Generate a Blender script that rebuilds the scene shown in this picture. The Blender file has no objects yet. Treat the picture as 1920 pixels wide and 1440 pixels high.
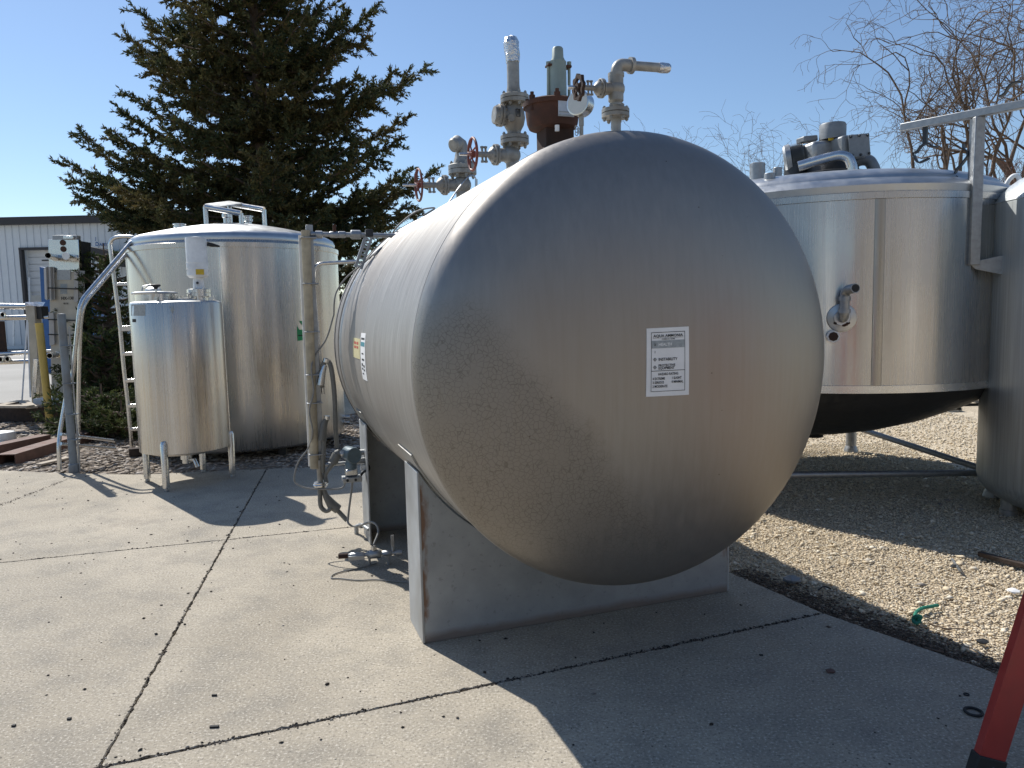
import bpy, bmesh, math, random
import numpy as np
from mathutils import Vector, Matrix
random.seed(7); rng = np.random.default_rng(7)
rad = math.radians
scene = bpy.context.scene
col = scene.collection

# ------------------------------------------------------------------ camera
CAM_F, CAM_P, CAM_ROLL, CAM_H = 1388.0, 0.0972, 0.0230, 1.6     # focal px (1920 wide), pitch, roll, height
_f = Vector((0, math.cos(CAM_P), -math.sin(CAM_P)))
_u0 = Vector((0, math.sin(CAM_P), math.cos(CAM_P)))
_r0 = Vector((1, 0, 0))
CR = _r0 * math.cos(CAM_ROLL) - _u0 * math.sin(CAM_ROLL)
CU = _r0 * math.sin(CAM_ROLL) + _u0 * math.cos(CAM_ROLL)
CC = Vector((0, 0, CAM_H))
cd = bpy.data.cameras.new('camera'); cam = bpy.data.objects.new('camera', cd); col.objects.link(cam)
cd.sensor_width = 36.0; cd.lens = CAM_F / 1920 * 36.0; cd.clip_start = 0.05; cd.clip_end = 3000
M = Matrix.Identity(4)
for i in range(3):
    M[i][0] = CR[i]; M[i][1] = CU[i]; M[i][2] = -_f[i]; M[i][3] = CC[i]
cam.matrix_world = M
scene.camera = cam

# ------------------------------------------------------------------ sky, sun, exposure
SUN_AZ, SUN_EL = rad(-41.5), rad(47.0)        # azimuth clockwise from +Y (view direction)
world = bpy.data.worlds.new('World'); scene.world = world; world.use_nodes = True
wn = world.node_tree.nodes; wl = world.node_tree.links
bg = wn['Background']; sky = wn.new('ShaderNodeTexSky'); sky.sky_type = 'NISHITA'; sky.sun_disc = False
sky.sun_elevation = SUN_EL; sky.sun_rotation = SUN_AZ
sky.altitude = 400; sky.air_density = 1.05; sky.dust_density = 0.25; sky.ozone_density = 3.4
wl.new(sky.outputs[0], bg.inputs[0]); bg.inputs[1].default_value = 0.112
sd = bpy.data.lights.new('sun', 'SUN'); sd.energy = 4.8; sd.angle = rad(0.53); sd.color = (1.0, 0.965, 0.91)
sun = bpy.data.objects.new('sun', sd); col.objects.link(sun)
sdir = Vector((math.sin(SUN_AZ) * math.cos(SUN_EL), math.cos(SUN_AZ) * math.cos(SUN_EL), math.sin(SUN_EL)))
sun.rotation_euler = sdir.to_track_quat('Z', 'Y').to_euler(); sun.location = (-10, 10, 14)
scene.view_settings.view_transform = 'Standard'; scene.view_settings.look = 'None'
scene.view_settings.exposure = 0.2; scene.view_settings.gamma = 1.0

# ------------------------------------------------------------------ measuring helpers (photo pixel -> place)
def ray(x, y): return _f + CR * ((x - 960) / CAM_F) - CU * ((y - 720) / CAM_F)
def G(x, y, z=0.0):
    d = ray(x, y); return CC + d * ((z - CAM_H) / d.z)
def AY(x, y, dist):                      # point on the ray at depth Y = dist
    d = ray(x, y); return CC + d * (dist / d.y)
def AD(x, y, dist):                      # point on the ray at horizontal distance dist
    d = ray(x, y); return CC + d * (dist / math.hypot(d.x, d.y))
def mpp(p): return (Vector(p) - CC).dot(_f) / CAM_F         # metres per pixel at p

# ------------------------------------------------------------------ mesh builder
ROOT = {}
def perp(a):
    a = Vector(a).normalized()
    t = Vector((0, 0, 1)) if abs(a.z) < 0.9 else Vector((1, 0, 0))
    u = t.cross(a).normalized(); return u, a.cross(u).normalized()
class MB:
    def __init__(s): s.v = []; s.f = []
    def add(s, vs, fs):
        o = len(s.v); s.v += [tuple(p) for p in vs]; s.f += [tuple(i + o for i in f) for f in fs]; return s
    def box(s, c, size, axes=None):
        c = Vector(c); a = [Vector(q) for q in (axes or ((1, 0, 0), (0, 1, 0), (0, 0, 1)))]
        vs = [c + a[0] * (size[0] * .5 * i) + a[1] * (size[1] * .5 * j) + a[2] * (size[2] * .5 * k) for i in (-1, 1) for j in (-1, 1) for k in (-1, 1)]
        return s.add(vs, [(0, 1, 3, 2), (4, 6, 7, 5), (0, 4, 5, 1), (2, 3, 7, 6), (0, 2, 6, 4), (1, 5, 7, 3)])
    def bar(s, p0, p1, w, h, up=(0, 0, 1)):
        p0 = Vector(p0); p1 = Vector(p1); d = (p1 - p0); L = d.length; d.normalize()
        x = d.cross(Vector(up)).normalized(); z = x.cross(d).normalized()
        return s.box((p0 + p1) / 2, (w, L, h), (x, d, z))
    def lathe(s, prof, o=(0, 0, 0), axis=(0, 0, 1), n=32, u=None, cap=True):
        o = Vector(o); a = Vector(axis).normalized(); U, V = perp(a)
        vs = []; fs = []
        for r, h in prof:
            for k in range(n):
                t = 2 * math.pi * k / n
                vs.append(o + a * h + (U * math.cos(t) + V * math.sin(t)) * max(r, 1e-5))
        for i in range(len(prof) - 1):
            for k in range(n):
                k2 = (k + 1) % n
                fs.append((i * n + k, i * n + k2, (i + 1) * n + k2, (i + 1) * n + k))
        if cap:
            if prof[0][0] > 1e-4: fs.append(tuple(reversed(range(n))))
            if prof[-1][0] > 1e-4: fs.append(tuple((len(prof) - 1) * n + k for k in range(n)))
        return s.add(vs, fs)
    def cyl(s, p0, p1, r0, r1=None, n=16, cap=True):
        p0 = Vector(p0); p1 = Vector(p1); r1 = r0 if r1 is None else r1
        return s.lathe([(r0, 0), (r1, (p1 - p0).length)], p0, p1 - p0, n, cap=cap)
    def pipe(s, p0, p1, r, t=0.004, n=16):       # hollow pipe, open ends
        p0 = Vector(p0); p1 = Vector(p1); L = (p1 - p0).length
        return s.lathe([(r - t, 0), (r, 0), (r, L), (r - t, L), (r - t, 0)], p0, p1 - p0, n, cap=False)
    def tube(s, pts, r, n=8, closed=False, cap=True):
        P = [Vector(p) for p in pts]; m = len(P)
        R = list(r) if hasattr(r, '__len__') else [r] * m
        T = []
        for i in range(m):
            a = P[(i - 1) % m] if (closed or i > 0) else P[i]
            b = P[(i + 1) % m] if (closed or i < m - 1) else P[i]
            T.append((b - a).normalized())
        U, _ = perp(T[0]); vs = []; fs = []
        for i in range(m):
            U = (U - T[i] * U.dot(T[i]))
            U = U.normalized() if U.length > 1e-6 else perp(T[i])[0]
            V = T[i].cross(U)
            for k in range(n):
                t = 2 * math.pi * k / n
                vs.append(P[i] + (U * math.cos(t) + V * math.sin(t)) * R[i])
        for i in range(m if closed else m - 1):
            j = (i + 1) % m
            for k in range(n):
                k2 = (k + 1) % n
                fs.append((i * n + k, i * n + k2, j * n + k2, j * n + k))
        if cap and not closed:
            fs.append(tuple(reversed(range(n)))); fs.append(tuple((m - 1) * n + k for k in range(n)))
        return s.add(vs, fs)
    def torus(s, c, axis, R, r, n=28, m=8):
        c = Vector(c); U, V = perp(axis)
        return s.tube([c + (U * math.cos(2 * math.pi * k / n) + V * math.sin(2 * math.pi * k / n)) * R for k in range(n)], r, m, closed=True)
    def sphere(s, c, r, n=16, sc=(1, 1, 1)):
        m = n // 2; vs = []; fs = []
        c = Vector(c)
        for i in range(1, m):
            t = math.pi * i / m
            for k in range(n):
                p = 2 * math.pi * k / n
                vs.append(c + Vector((math.sin(t) * math.cos(p) * sc[0], math.sin(t) * math.sin(p) * sc[1], math.cos(t) * sc[2])) * r)
        top = len(vs); vs.append(c + Vector((0, 0, r * sc[2]))); vs.append(c - Vector((0, 0, r * sc[2])))
        for i in range(m - 2):
            for k in range(n):
                k2 = (k + 1) % n
                fs.append((i * n + k, (i + 1) * n + k, (i + 1) * n + k2, i * n + k2))
        for k in range(n):
            k2 = (k + 1) % n
            fs.append((top, k, k2)); fs.append((top + 1, (m - 2) * n + k2, (m - 2) * n + k))
        return s.add(vs, fs)
    def prism(s, poly, fn, d0, d1):              # fn(a, b, d) -> world
        n = len(poly); vs = [fn(a, b, d0) for a, b in poly] + [fn(a, b, d1) for a, b in poly]
        fs = [tuple(reversed(range(n))), tuple(range(n, 2 * n))] + [(i, (i + 1) % n, n + (i + 1) % n, n + i) for i in range(n)]
        return s.add(vs, fs)
    def mesh(s, name, inv=None, angle=38):
        me = bpy.data.meshes.new(name)
        vs = s.v if inv is None else [tuple(inv @ Vector(p)) for p in s.v]
        me.from_pydata(vs, [], s.f); me.update()
        bm = bmesh.new(); bm.from_mesh(me); bmesh.ops.recalc_face_normals(bm, faces=bm.faces); bm.to_mesh(me); bm.free()
        me.polygons.foreach_set('use_smooth', [True] * len(me.polygons))
        me.set_sharp_from_angle(angle=rad(angle))
        return me
    def build(s, name, mat, parent=None, bevel=0, angle=38, kind=None):
        inv = ROOT[parent.name].inverted() if parent is not None else None
        me = s.mesh(name, inv, angle)
        return link(name, me, mat, parent, bevel, kind)
def link(name, me, mat, parent=None, bevel=0, kind=None):
    o = bpy.data.objects.new(name, me); col.objects.link(o)
    if mat is not None and not me.materials: me.materials.append(mat)
    if parent is not None:
        o.parent = parent; ROOT[o.name] = ROOT[parent.name]
    else: ROOT[o.name] = Matrix.Identity(4)
    if bevel:
        b = o.modifiers.new('bevel', 'BEVEL'); b.width = bevel; b.segments = 2; b.limit_method = 'ANGLE'; b.angle_limit = rad(40)
    if kind: o['kind'] = kind
    return o
def place(name, me, mat, parent, mat4):          # a shared mesh set at a world matrix
    o = bpy.data.objects.new(name, me); col.objects.link(o)
    if not me.materials: me.materials.append(mat)
    if parent is not None:
        o.parent = parent; o.matrix_local = ROOT[parent.name].inverted() @ mat4; ROOT[o.name] = mat4
    else:
        o.matrix_world = mat4; ROOT[o.name] = mat4
    return o
def frame(o, x, y, z):
    m = Matrix.Identity(4)
    for i in range(3): m[i][0] = x[i]; m[i][1] = y[i]; m[i][2] = z[i]; m[i][3] = o[i]
    return m
def thing(name, loc, label, cat, rotz=0.0, group=None):
    o = bpy.data.objects.new(name, None); col.objects.link(o); o.empty_display_size = 0.1
    o.location = loc; o.rotation_euler = (0, 0, rotz)
    ROOT[o.name] = Matrix.Translation(Vector(loc)) @ Matrix.Rotation(rotz, 4, 'Z')
    return tag(o, label, cat, group)
def tag(o, label, cat, group=None):
    o['label'] = label; o['category'] = cat
    if group: o['group'] = group
    return o
def struct(o): o['kind'] = 'structure'; return o
def smoothpath(pts, n=8):                        # Catmull-Rom
    P = [Vector(p) for p in pts]; P = [P[0] * 2 - P[1]] + P + [P[-1] * 2 - P[-2]]; out = []
    for i in range(1, len(P) - 2):
        for k in range(n):
            t = k / n; a, b, c, d = P[i - 1:i + 3]
            out.append(0.5 * ((2 * b) + (c - a) * t + (2 * a - 5 * b + 4 * c - d) * t * t + (3 * b - a - 3 * c + d) * t ** 3))
    out.append(P[-2]); return out
def bend(pts, r, n=6):                           # polyline with rounded corners
    P = [Vector(p) for p in pts]; out = [P[0]]
    for i in range(1, len(P) - 1):
        a = (P[i - 1] - P[i]); b = (P[i + 1] - P[i]); q = min(r, a.length * .49, b.length * .49)
        A = P[i] + a.normalized() * q; B = P[i] + b.normalized() * q
        for k in range(n + 1):
            t = k / n; out.append(A * (1 - t) ** 2 + P[i] * 2 * t * (1 - t) + B * t * t)
    out.append(P[-1]); return out
def text_polys(txt, size, align='LEFT'):
    c = bpy.data.curves.new('lettering', 'FONT'); c.body = txt; c.size = size; c.align_x = align; c.resolution_u = 2; c.offset = size * .022
    o = bpy.data.objects.new('lettering', c); col.objects.link(o)
    dg = bpy.context.evaluated_depsgraph_get(); me = o.evaluated_get(dg).to_mesh()
    vs = [tuple(v.co) for v in me.vertices]; fs = [tuple(p.vertices) for p in me.polygons]
    o.evaluated_get(dg).to_mesh_clear(); bpy.data.objects.remove(o); bpy.data.curves.remove(c)
    return vs, fs

# ------------------------------------------------------------------ materials
MATS = {}
class NT:
    def __init__(s, name):
        s.m = bpy.data.materials.new(name); s.m.use_nodes = True; s.t = s.m.node_tree; s.n = s.t.nodes
        s.p = s.n['Principled BSDF']; s.out = s.n['Material Output']
    def N(s, typ, **kw):
        o = s.n.new('ShaderNode' + typ)
        for k, v in kw.items():
            if k.startswith('i_'):
                key = k[2:]; key = int(key) if key.isdigit() else key.replace('_', ' ')
                if hasattr(v, 'bl_idname') or hasattr(v, 'is_output'): s.t.links.new(v, o.inputs[key])
                else: o.inputs[key].default_value = v
            else: setattr(o, k, v)
        return o
    def L(s, a, b): s.t.links.new(a, b)
    def coord(s, kind='Object', scale=(1, 1, 1), rot=(0, 0, 0)):
        c = s.N('TexCoord'); m = s.N('Mapping'); s.L(c.outputs[kind], m.inputs[0]); m.inputs['Scale'].default_value = scale; m.inputs['Rotation'].default_value = rot
        return m.outputs[0]
    def noise(s, vec, scale, detail=4, rough=.55, dist=0):
        o = s.N('TexNoise'); s.L(vec, o.inputs['Vector']); o.inputs['Scale'].default_value = scale; o.inputs['Detail'].default_value = detail
        o.inputs['Roughness'].default_value = rough; o.inputs['Distortion'].default_value = dist; return o.outputs[0]
    def ramp(s, fac, *stops):
        o = s.N('ValToRGB'); s.L(fac, o.inputs[0]); e = o.color_ramp.elements
        while len(e) < len(stops): e.new(0.5)
        for k, (p, c) in enumerate(stops):
            e[k].position = p; e[k].color = (c, c, c, 1) if not hasattr(c, '__len__') else (*c, 1)
        return o.outputs[0]
    def mix(s, fac, a, b, blend='MIX'):
        o = s.N('Mix', data_type='RGBA', blend_type=blend)
        for sock, v in ((o.inputs[0], fac), (o.inputs[6], a), (o.inputs[7], b)):
            if hasattr(v, 'is_output'): s.L(v, sock)
            elif hasattr(v, '__len__'): sock.default_value = (*v, 1) if len(v) == 3 else v
            else: sock.default_value = v
        return o.outputs[2]
    def math(s, op, a, b=0.0):
        o = s.N('Math', operation=op)
        for sock, v in ((o.inputs[0], a), (o.inputs[1], b)):
            if hasattr(v, 'is_output'): s.L(v, sock)
            else: sock.default_value = v
        return o.outputs[0]
    def mapr(s, v, a, b, c, d):
        o = s.N('MapRange'); s.L(v, o.inputs[0])
        for i, q in enumerate((a, b, c, d)): o.inputs[i + 1].default_value = q
        return o.outputs[0]
    def bump(s, h, strength, dist, normal=None):
        o = s.N('Bump'); s.L(h, o.inputs['Height']); o.inputs['Strength'].default_value = strength; o.inputs['Distance'].default_value = dist
        if normal is not None: s.L(normal, o.inputs['Normal'])
        s.L(o.outputs[0], s.p.inputs['Normal']); return o.outputs[0]
    def set(s, **kw):
        for k, v in kw.items():
            key = {'color': 'Base Color', 'metal': 'Metallic', 'rough': 'Roughness', 'aniso': 'Anisotropic', 'arot': 'Anisotropic Rotation', 'spec': 'Specular IOR Level', 'coat': 'Coat Weight'}[k]
            if hasattr(v, 'is_output'): s.L(v, s.p.inputs[key])
            elif hasattr(v, '__len__'): s.p.inputs[key].default_value = (*v, 1)
            else: s.p.inputs[key].default_value = v
        return s
def plain(name, c, rough=.6, metal=0.0, var=.25, scale=12, bump=.15, bd=.002, dirt=None):
    t = NT(name); v = t.coord(); n = t.noise(v, scale, 5); n2 = t.noise(v, scale * .17, 3)
    a = tuple(x * (1 - var) for x in c); b = tuple(min(1, x * (1 + var)) for x in c)
    cc = t.mix(t.ramp(n, (.3, 0.), (.72, 1.)), a, b)
    if dirt: cc = t.mix(t.ramp(n2, (.48, 0.), (.66, .8)), cc, dirt)
    t.set(color=cc, rough=t.mapr(n, .3, .7, max(.05, rough - .08), min(1, rough + .1)), metal=metal)
    if bump: t.bump(n, bump, bd)
    MATS[name] = t.m; return t.m
def steel(name, c=(.60, .585, .56), rough=.28, aniso=.7, axis='Z', stretch=(26, 26, .5), wob=.35, streak=.18, dirt=0.0, film=(.30, .27, .23), metal=1.0):
    t = NT(name); v = t.coord(scale=stretch); v0 = t.coord()
    s1 = t.noise(v, 3.0, 5, .6); s2 = t.noise(v0, 1.6, 3, .5); s3 = t.noise(v0, 40, 3, .6)
    a = tuple(x * (1 - streak) for x in c); b = tuple(min(1, x * (1 + streak * .6)) for x in c)
    cc = t.mix(t.ramp(s1, (.28, 0.), (.72, 1.)), a, b)
    if dirt: cc = t.mix(t.math('MULTIPLY', t.ramp(s2, (.4, 0.), (.75, 1.)), dirt), cc, film)
    r = t.math('ADD', t.mapr(s1, .3, .7, -.07, .07), t.mapr(s2, .3, .7, rough - .05, rough + .08))
    t.set(color=cc, rough=r, metal=metal)
    if aniso:
        tg = t.N('Tangent', direction_type='RADIAL', axis=axis); t.L(tg.outputs[0], t.p.inputs['Tangent'])
        t.set(aniso=aniso, arot=.25)
    b1 = t.bump(s2, wob * .25, .02)
    t.bump(s1, .06, .002, b1)
    MATS[name] = t.m; return t.m

m_shell = None
def tank_metal(name, axis):
    # dull weathered stainless with water streaks; the head carries a crazed film patch
    t = NT(name); v0 = t.coord()
    st = (18, .25, .25) if axis == 'Z' else (1, 1, 1)
    if axis == 'Y': sv = t.coord(scale=(1.2, 30, 1.2))
    else: sv = t.coord(scale=(16, 16, .7))
    s1 = t.noise(sv, 2.6, 6, .62); s2 = t.noise(v0, 1.3, 4, .55); s3 = t.noise(v0, 55, 4, .6)
    if axis == 'Y': base = t.mix(t.ramp(s1, (.34, 0.), (.66, 1.)), (.30, .285, .262), (.50, .482, .45))
    else: base = t.mix(t.ramp(s1, (.25, 0.), (.75, 1.)), (.285, .268, .243), (.345, .327, .30))
    base = t.mix(t.ramp(s2, (.35, 0.), (.75, .55)), base, (.29, .25, .22))
    rough = t.mapr(s1, .3, .7, .42, .50)
    if axis == 'Z':
        # crazed film on the lower left of the head
        sp = t.N('SeparateXYZ'); t.L(v0, sp.inputs[0]); x, z = sp.outputs[0], sp.outputs[2]
        edge = t.noise(v0, 2.2, 4, .6)
        line = t.math('ADD', x, t.math('MULTIPLY', z, .71)); line = t.math('ADD', line, t.math('MULTIPLY', edge, .35))
        low = t.mapr(line, .68, .56, 0., 1.)
        up = t.mapr(t.math('SUBTRACT', z, t.math('MULTIPLY', edge, .5)), 1.42, 1.25, 0., 1.); lo2 = t.mapr(z, .45, .8, 0., 1.)
        mask = t.math('MULTIPLY', t.math('MULTIPLY', low, up), lo2)
        nv = t.N('TexNoise'); t.L(v0, nv.inputs['Vector']); nv.inputs['Scale'].default_value = 14
        dv = t.N('VectorMath', operation='SCALE'); t.L(nv.outputs[1], dv.inputs[0]); dv.inputs['Scale'].default_value = .03
        av = t.N('VectorMath', operation='ADD'); t.L(v0, av.inputs[0]); t.L(dv.outputs[0], av.inputs[1])
        vo = t.N('TexVoronoi', feature='DISTANCE_TO_EDGE'); t.L(av.outputs[0], vo.inputs['Vector']); vo.inputs['Scale'].default_value = 52
        cr = t.math('MULTIPLY', t.ramp(vo.outputs['Distance'], (.0, 1.), (.07, 0.)), t.math('MULTIPLY', mask, t.ramp(t.noise(v0, 9, 3), (.28, 0.), (.46, 1.))))
        base = t.mix(t.math('MULTIPLY', mask, .45), base, (.24, .218, .185))
        base = t.mix(t.math('MULTIPLY', cr, .6), base, (.125, .11, .09))
        rough = t.math('ADD', rough, t.math('MULTIPLY', mask, .1))
    pits = t.N('TexVoronoi'); t.L(v0, pits.inputs['Vector']); pits.inputs['Scale'].default_value = 7
    base = t.mix(t.ramp(pits.outputs['Distance'], (.018, .75), (.03, 0.)), base, (.12, .09, .07))
    t.set(color=base, rough=rough, metal=.55 if axis == 'Y' else .88)
    b1 = t.bump(s2, .07, .03)
    t.bump(s1 if axis == 'Y' else s3, .10 if axis == 'Y' else .04, .003, b1)
    MATS[name] = t.m; return t.m
tank_metal('tank_shell', 'Y'); tank_metal('tank_head', 'Z')
steel('steel_streaked', (.55, .52, .475), .27, .75, wob=.6, streak=.05)
steel('steel_polished', (.60, .56, .505), .27, .8, stretch=(40, 40, .2), wob=.35, streak=.16)
steel('steel_right', (.56, .54, .51), .24, .75, stretch=(30, 30, .3), wob=.55, streak=.06)
steel('steel_dull', (.58, .61, .61), .46, .3, stretch=(22, 22, .5), wob=.4, streak=.3, dirt=.45, film=(.46, .48, .46), metal=.75)
steel('steel_dome', (.55, .56, .56), .40, 0, stretch=(3, 3, 3), wob=.3, streak=.12)
steel('steel_tube', (.66, .655, .64), .24, 0, stretch=(6, 6, 6), wob=.05, streak=.12)
plain('valve_paint', (.34, .335, .31), .5, .35, .22, 26, .25, .002, (.22, .19, .15))
plain('galvanised', (.36, .37, .375), .48, .75, .18, 30, .1, .001)
plain('saddle_plain', (.42, .435, .44), .5, .3, .12, 9, .1, .002, (.24, .235, .22))
plain('rust', (.075, .032, .02), .8, .1, .45, 14, .4, .004, (.055, .028, .02))
plain('rust_dark', (.045, .025, .018), .85, .1, .4, 14, .4, .004)
plain('wheel_red', (.20, .05, .038), .55, .0, .3, 18, .2, .002, (.13, .05, .04))
plain('float_green', (.27, .33, .30), .5, .1, .15, 16, .15, .002, (.24, .23, .19))
plain('white_paint', (.84, .84, .82), .45, 0, .05, 30, .1, .001, (.62, .61, .58))
plain('motor_grey', (.22, .235, .245), .5, .15, .15, 20, .1, .001)
plain('black_rubber', (.018, .018, .019), .7, 0, .3, 30, .2, .001)
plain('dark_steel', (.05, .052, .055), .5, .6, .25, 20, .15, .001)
plain('transmitter_paint', (.12, .165, .19), .38, .1, .12, 20, .08, .001)
plain('insulation', (.44, .38, .27), .8, 0, .22, 22, .3, .003, (.28, .24, .18))
plain('hose_grey', (.15, .15, .14), .6, 0, .15, 40, .1, .001)
plain('cable_grey', (.24, .235, .22), .6, 0, .15, 40, 0)
plain('post_paint', (.20, .235, .265), .5, .1, .15, 14, .12, .002, (.16, .15, .14))
plain('bollard_yellow', (.62, .44, .11), .5, 0, .10, 10, .1, .002, (.48, .35, .13))
plain('rust_beam', (.15, .085, .065), .75, .1, .3, 12, .3, .003, (.10, .06, .05))
plain('timber_dark', (.05, .036, .028), .9, 0, .45, 18, .6, .01)
plain('timber_pale', (.42, .36, .28), .85, 0, .3, 16, .4, .005)
plain('cardboard', (.45, .43, .40), .8, 0, .12, 8, .2, .004)
plain('strap_black', (.012, .012, .012), .55, 0, .2, 20, 0)
plain('cream_steel', (.50, .46, .38), .5, .25, .14, 7, .1, .003, (.36, .30, .22))
plain('blue_paint', (.022, .10, .28), .45, 0, .15, 6, .05, .002)
plain('siding', (.60, .63, .66), .5, .1, .05, 3, 0)
plain('trim_dark', (.035, .033, .036), .6, 0, .2, 3, 0)
plain('door_white', (.62, .63, .64), .5, 0, .05, 4, 0)
plain('foil', (.7, .7, .7), .28, 1, .12, 60, .9, .01)
plain('paper', (.80, .80, .79), .7, 0, .05, 12, .1, .001)
plain('paper_yellow', (.60, .54, .30), .7, 0, .06, 20, .05, .001)
plain('print_black', (.012, .012, .014), .7, 0, .1, 20, 0)
plain('print_grey', (.34, .37, .375), .7, 0, .2, 60, 0)
plain('print_teal', (.06, .25, .30), .7, 0, .2, 60, 0)
plain('print_red', (.48, .10, .06), .7, 0, .2, 60, 0)
plain('green_tape', (.012, .26, .085), .55, 0, .12, 20, .05, .001)
plain('yellow_tape', (.62, .42, .03), .55, 0, .12, 40, 0)
plain('ladder_red', (.33, .035, .03), .42, 0, .10, 22, .12, .001, (.26, .035, .03))
plain('rope_green', (.02, .20, .13), .75, 0, .3, 60, .3, .002)
plain('bark', (.12, .085, .06), .9, 0, .35, 14, .7, .02)
plain('bark_grey', (.17, .14, .115), .9, 0, .3, 10, .5, .01)
plain('twig', (.13, .095, .07), .9, 0, .3, 8, 0)
plain('twig_red', (.13, .065, .045), .9, 0, .35, 8, 0)
plain('pole_wood', (.10, .085, .075), .9, 0, .3, 8, .3, .01)
plain('dial_white', (.60, .61, .57), .35, 0, .06, 12, 0)
plain('plate_alloy', (.50, .52, .54), .45, .6, .1, 40, .1, .001)
plain('added_wall', (.27, .262, .25), .8, 0, .15, 1, .1, .002)  # walls of the unseen warehouse added for reflections
steel('steel_strip', (.40, .375, .335), .30, .6, stretch=(30, 30, .3), wob=.3, streak=.2)
# saddle paint: grey with scuffed and rusted edges
def saddle_mat():
    t = NT('saddle_paint'); v = t.coord(); n = t.noise(v, 6, 5); n2 = t.noise(v, 34, 5, .65); n3 = t.noise(t.coord(scale=(1, 1, .35)), 9, 5, .6)
    sp = t.N('SeparateXYZ'); t.L(v, sp.inputs[0]); x, z = sp.outputs[0], sp.outputs[2]
    c = t.mix(t.ramp(n, (.3, 0.), (.7, 1.)), (.27, .285, .29), (.35, .365, .37))
    c = t.mix(t.ramp(n2, (.60, 0.), (.68, .6)), c, (.20, .20, .195))
    ax = t.math('ABSOLUTE', x)
    edge = t.mapr(t.math('ADD', ax, t.math('MULTIPLY', n3, .16)), .925, .955, 0., 1.)
    edge = t.math('MULTIPLY', edge, t.ramp(n3, (.50, 0.), (.56, 1.)))
    low = t.mapr(t.math('SUBTRACT', z, t.math('MULTIPLY', n, .06)), .025, -.01, 0., 1.)
    c = t.mix(t.math('MULTIPLY', edge, .9), c, (.16, .075, .035))
    c = t.mix(t.math('MULTIPLY', low, .7), c, (.17, .115, .08))
    t.set(color=c, rough=t.mapr(n2, .3, .7, .4, .6), metal=.15); t.bump(n2, .12, .002)
    return t.m
m_saddle = saddle_mat()
def concrete_mat():
    t = NT('concrete'); v = t.coord(); n1 = t.noise(v, .55, 5, .6, .6); n2 = t.noise(v, 3.2, 6, .65); n3 = t.noise(v, 85, 3, .7); n4 = t.noise(t.coord(scale=(1, 4, 1), rot=(0, 0, .35)), 12, 4, .6)
    c = t.mix(t.ramp(n1, (.32, 0.), (.68, 1.)), (.31, .272, .212), (.485, .428, .336))
    c = t.mix(t.ramp(n2, (.30, .75), (.54, 0.)), c, (.24, .22, .185))
    c = t.mix(t.ramp(n1, (.58, 0.), (.72, .35)), c, (.42, .345, .25))
    c = t.mix(t.ramp(n4, (.35, .3), (.55, 0.)), c, (.27, .245, .205))
    c = t.mix(t.ramp(n3, (.34, .8), (.46, 0.)), c, (.17, .153, .125))
    c = t.mix(t.ramp(n3, (.56, 0.), (.66, .75)), c, (.66, .61, .52))
    vo = t.N('TexVoronoi'); t.L(v, vo.inputs['Vector']); vo.inputs['Scale'].default_value = 21
    c = t.mix(t.math('MULTIPLY', t.ramp(vo.outputs['Distance'], (.06, .9), (.10, 0.)), t.ramp(n2, (.46, 0.), (.54, 1.))), c, (.06, .055, .05))
    t.set(color=c, rough=.85, spec=.25); b = t.bump(n3, .6, .005); t.bump(n2, .15, .012, b); return t.m
m_conc = concrete_mat()
def gravel_mat(name, lo, hi, dark, scale=46, strength=.9):
    t = NT(name); v = t.coord(); vo = t.N('TexVoronoi'); t.L(v, vo.inputs['Vector']); vo.inputs['Scale'].default_value = scale
    n = t.noise(v, 1.1, 5, .6); n2 = t.noise(v, 300, 3)
    sp = t.N('SeparateColor'); t.L(vo.outputs['Color'], sp.inputs[0])
    c = t.mix(sp.outputs[0], lo, hi); c = t.mix(t.ramp(vo.outputs['Distance'], (.35, 0.), (.75, .75)), c, dark)
    c = t.mix(t.ramp(n, (.42, 0.), (.66, .5)), c, dark)
    t.set(color=c, rough=.9, spec=.2); t.bump(vo.outputs['Distance'], -strength if False else strength, -.012 if False else .012); t.n['Bump'].invert = True
    return t.m
m_gravel = gravel_mat('gravel', (.55, .46, .33), (.76, .66, .50), (.38, .31, .22))
m_chips = gravel_mat('chip_ground', (.20, .17, .135), (.36, .31, .25), (.12, .10, .08), 30)
def island_mat(name, stops, rough=.85):
    t = NT(name); g = t.N('NewGeometry'); c = t.ramp(g.outputs['Random Per Island'], *stops)
    n = t.noise(t.coord(), 60, 3); c = t.mix(t.ramp(n, (.3, .35), (.6, 0.)), c, (.12, .10, .08))
    t.set(color=c, rough=rough, spec=.25); return t.m
m_stones = island_mat('pea_gravel', ((0., (.40, .325, .23)), (.15, (.66, .55, .385)), (.6, (.82, .70, .505)), (.94, (.86, .79, .65)), (1., (.24, .215, .19))))
m_chipsi = island_mat('wood_chips', ((0., (.17, .13, .10)), (.35, (.30, .245, .19)), (.7, (.42, .36, .30)), (1., (.55, .50, .44))))
m_debris = island_mat('yard_debris', ((0., (.025, .022, .02)), (.55, (.05, .042, .036)), (.85, (.12, .10, .085)), (1., (.5, .47, .42))))
def asphalt():
    t = NT('lot_surface'); v = t.coord(); n = t.noise(v, .25, 5); n2 = t.noise(v, 30, 4)
    c = t.mix(t.ramp(n, (.3, 0.), (.7, 1.)), (.36, .345, .31), (.46, .44, .40)); c = t.mix(t.ramp(n2, (.3, .4), (.55, 0.)), c, (.24, .23, .21))
    t.set(color=c, rough=.9, spec=.2); t.bump(n2, .3, .01); return t.m
m_lot = asphalt()
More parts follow.
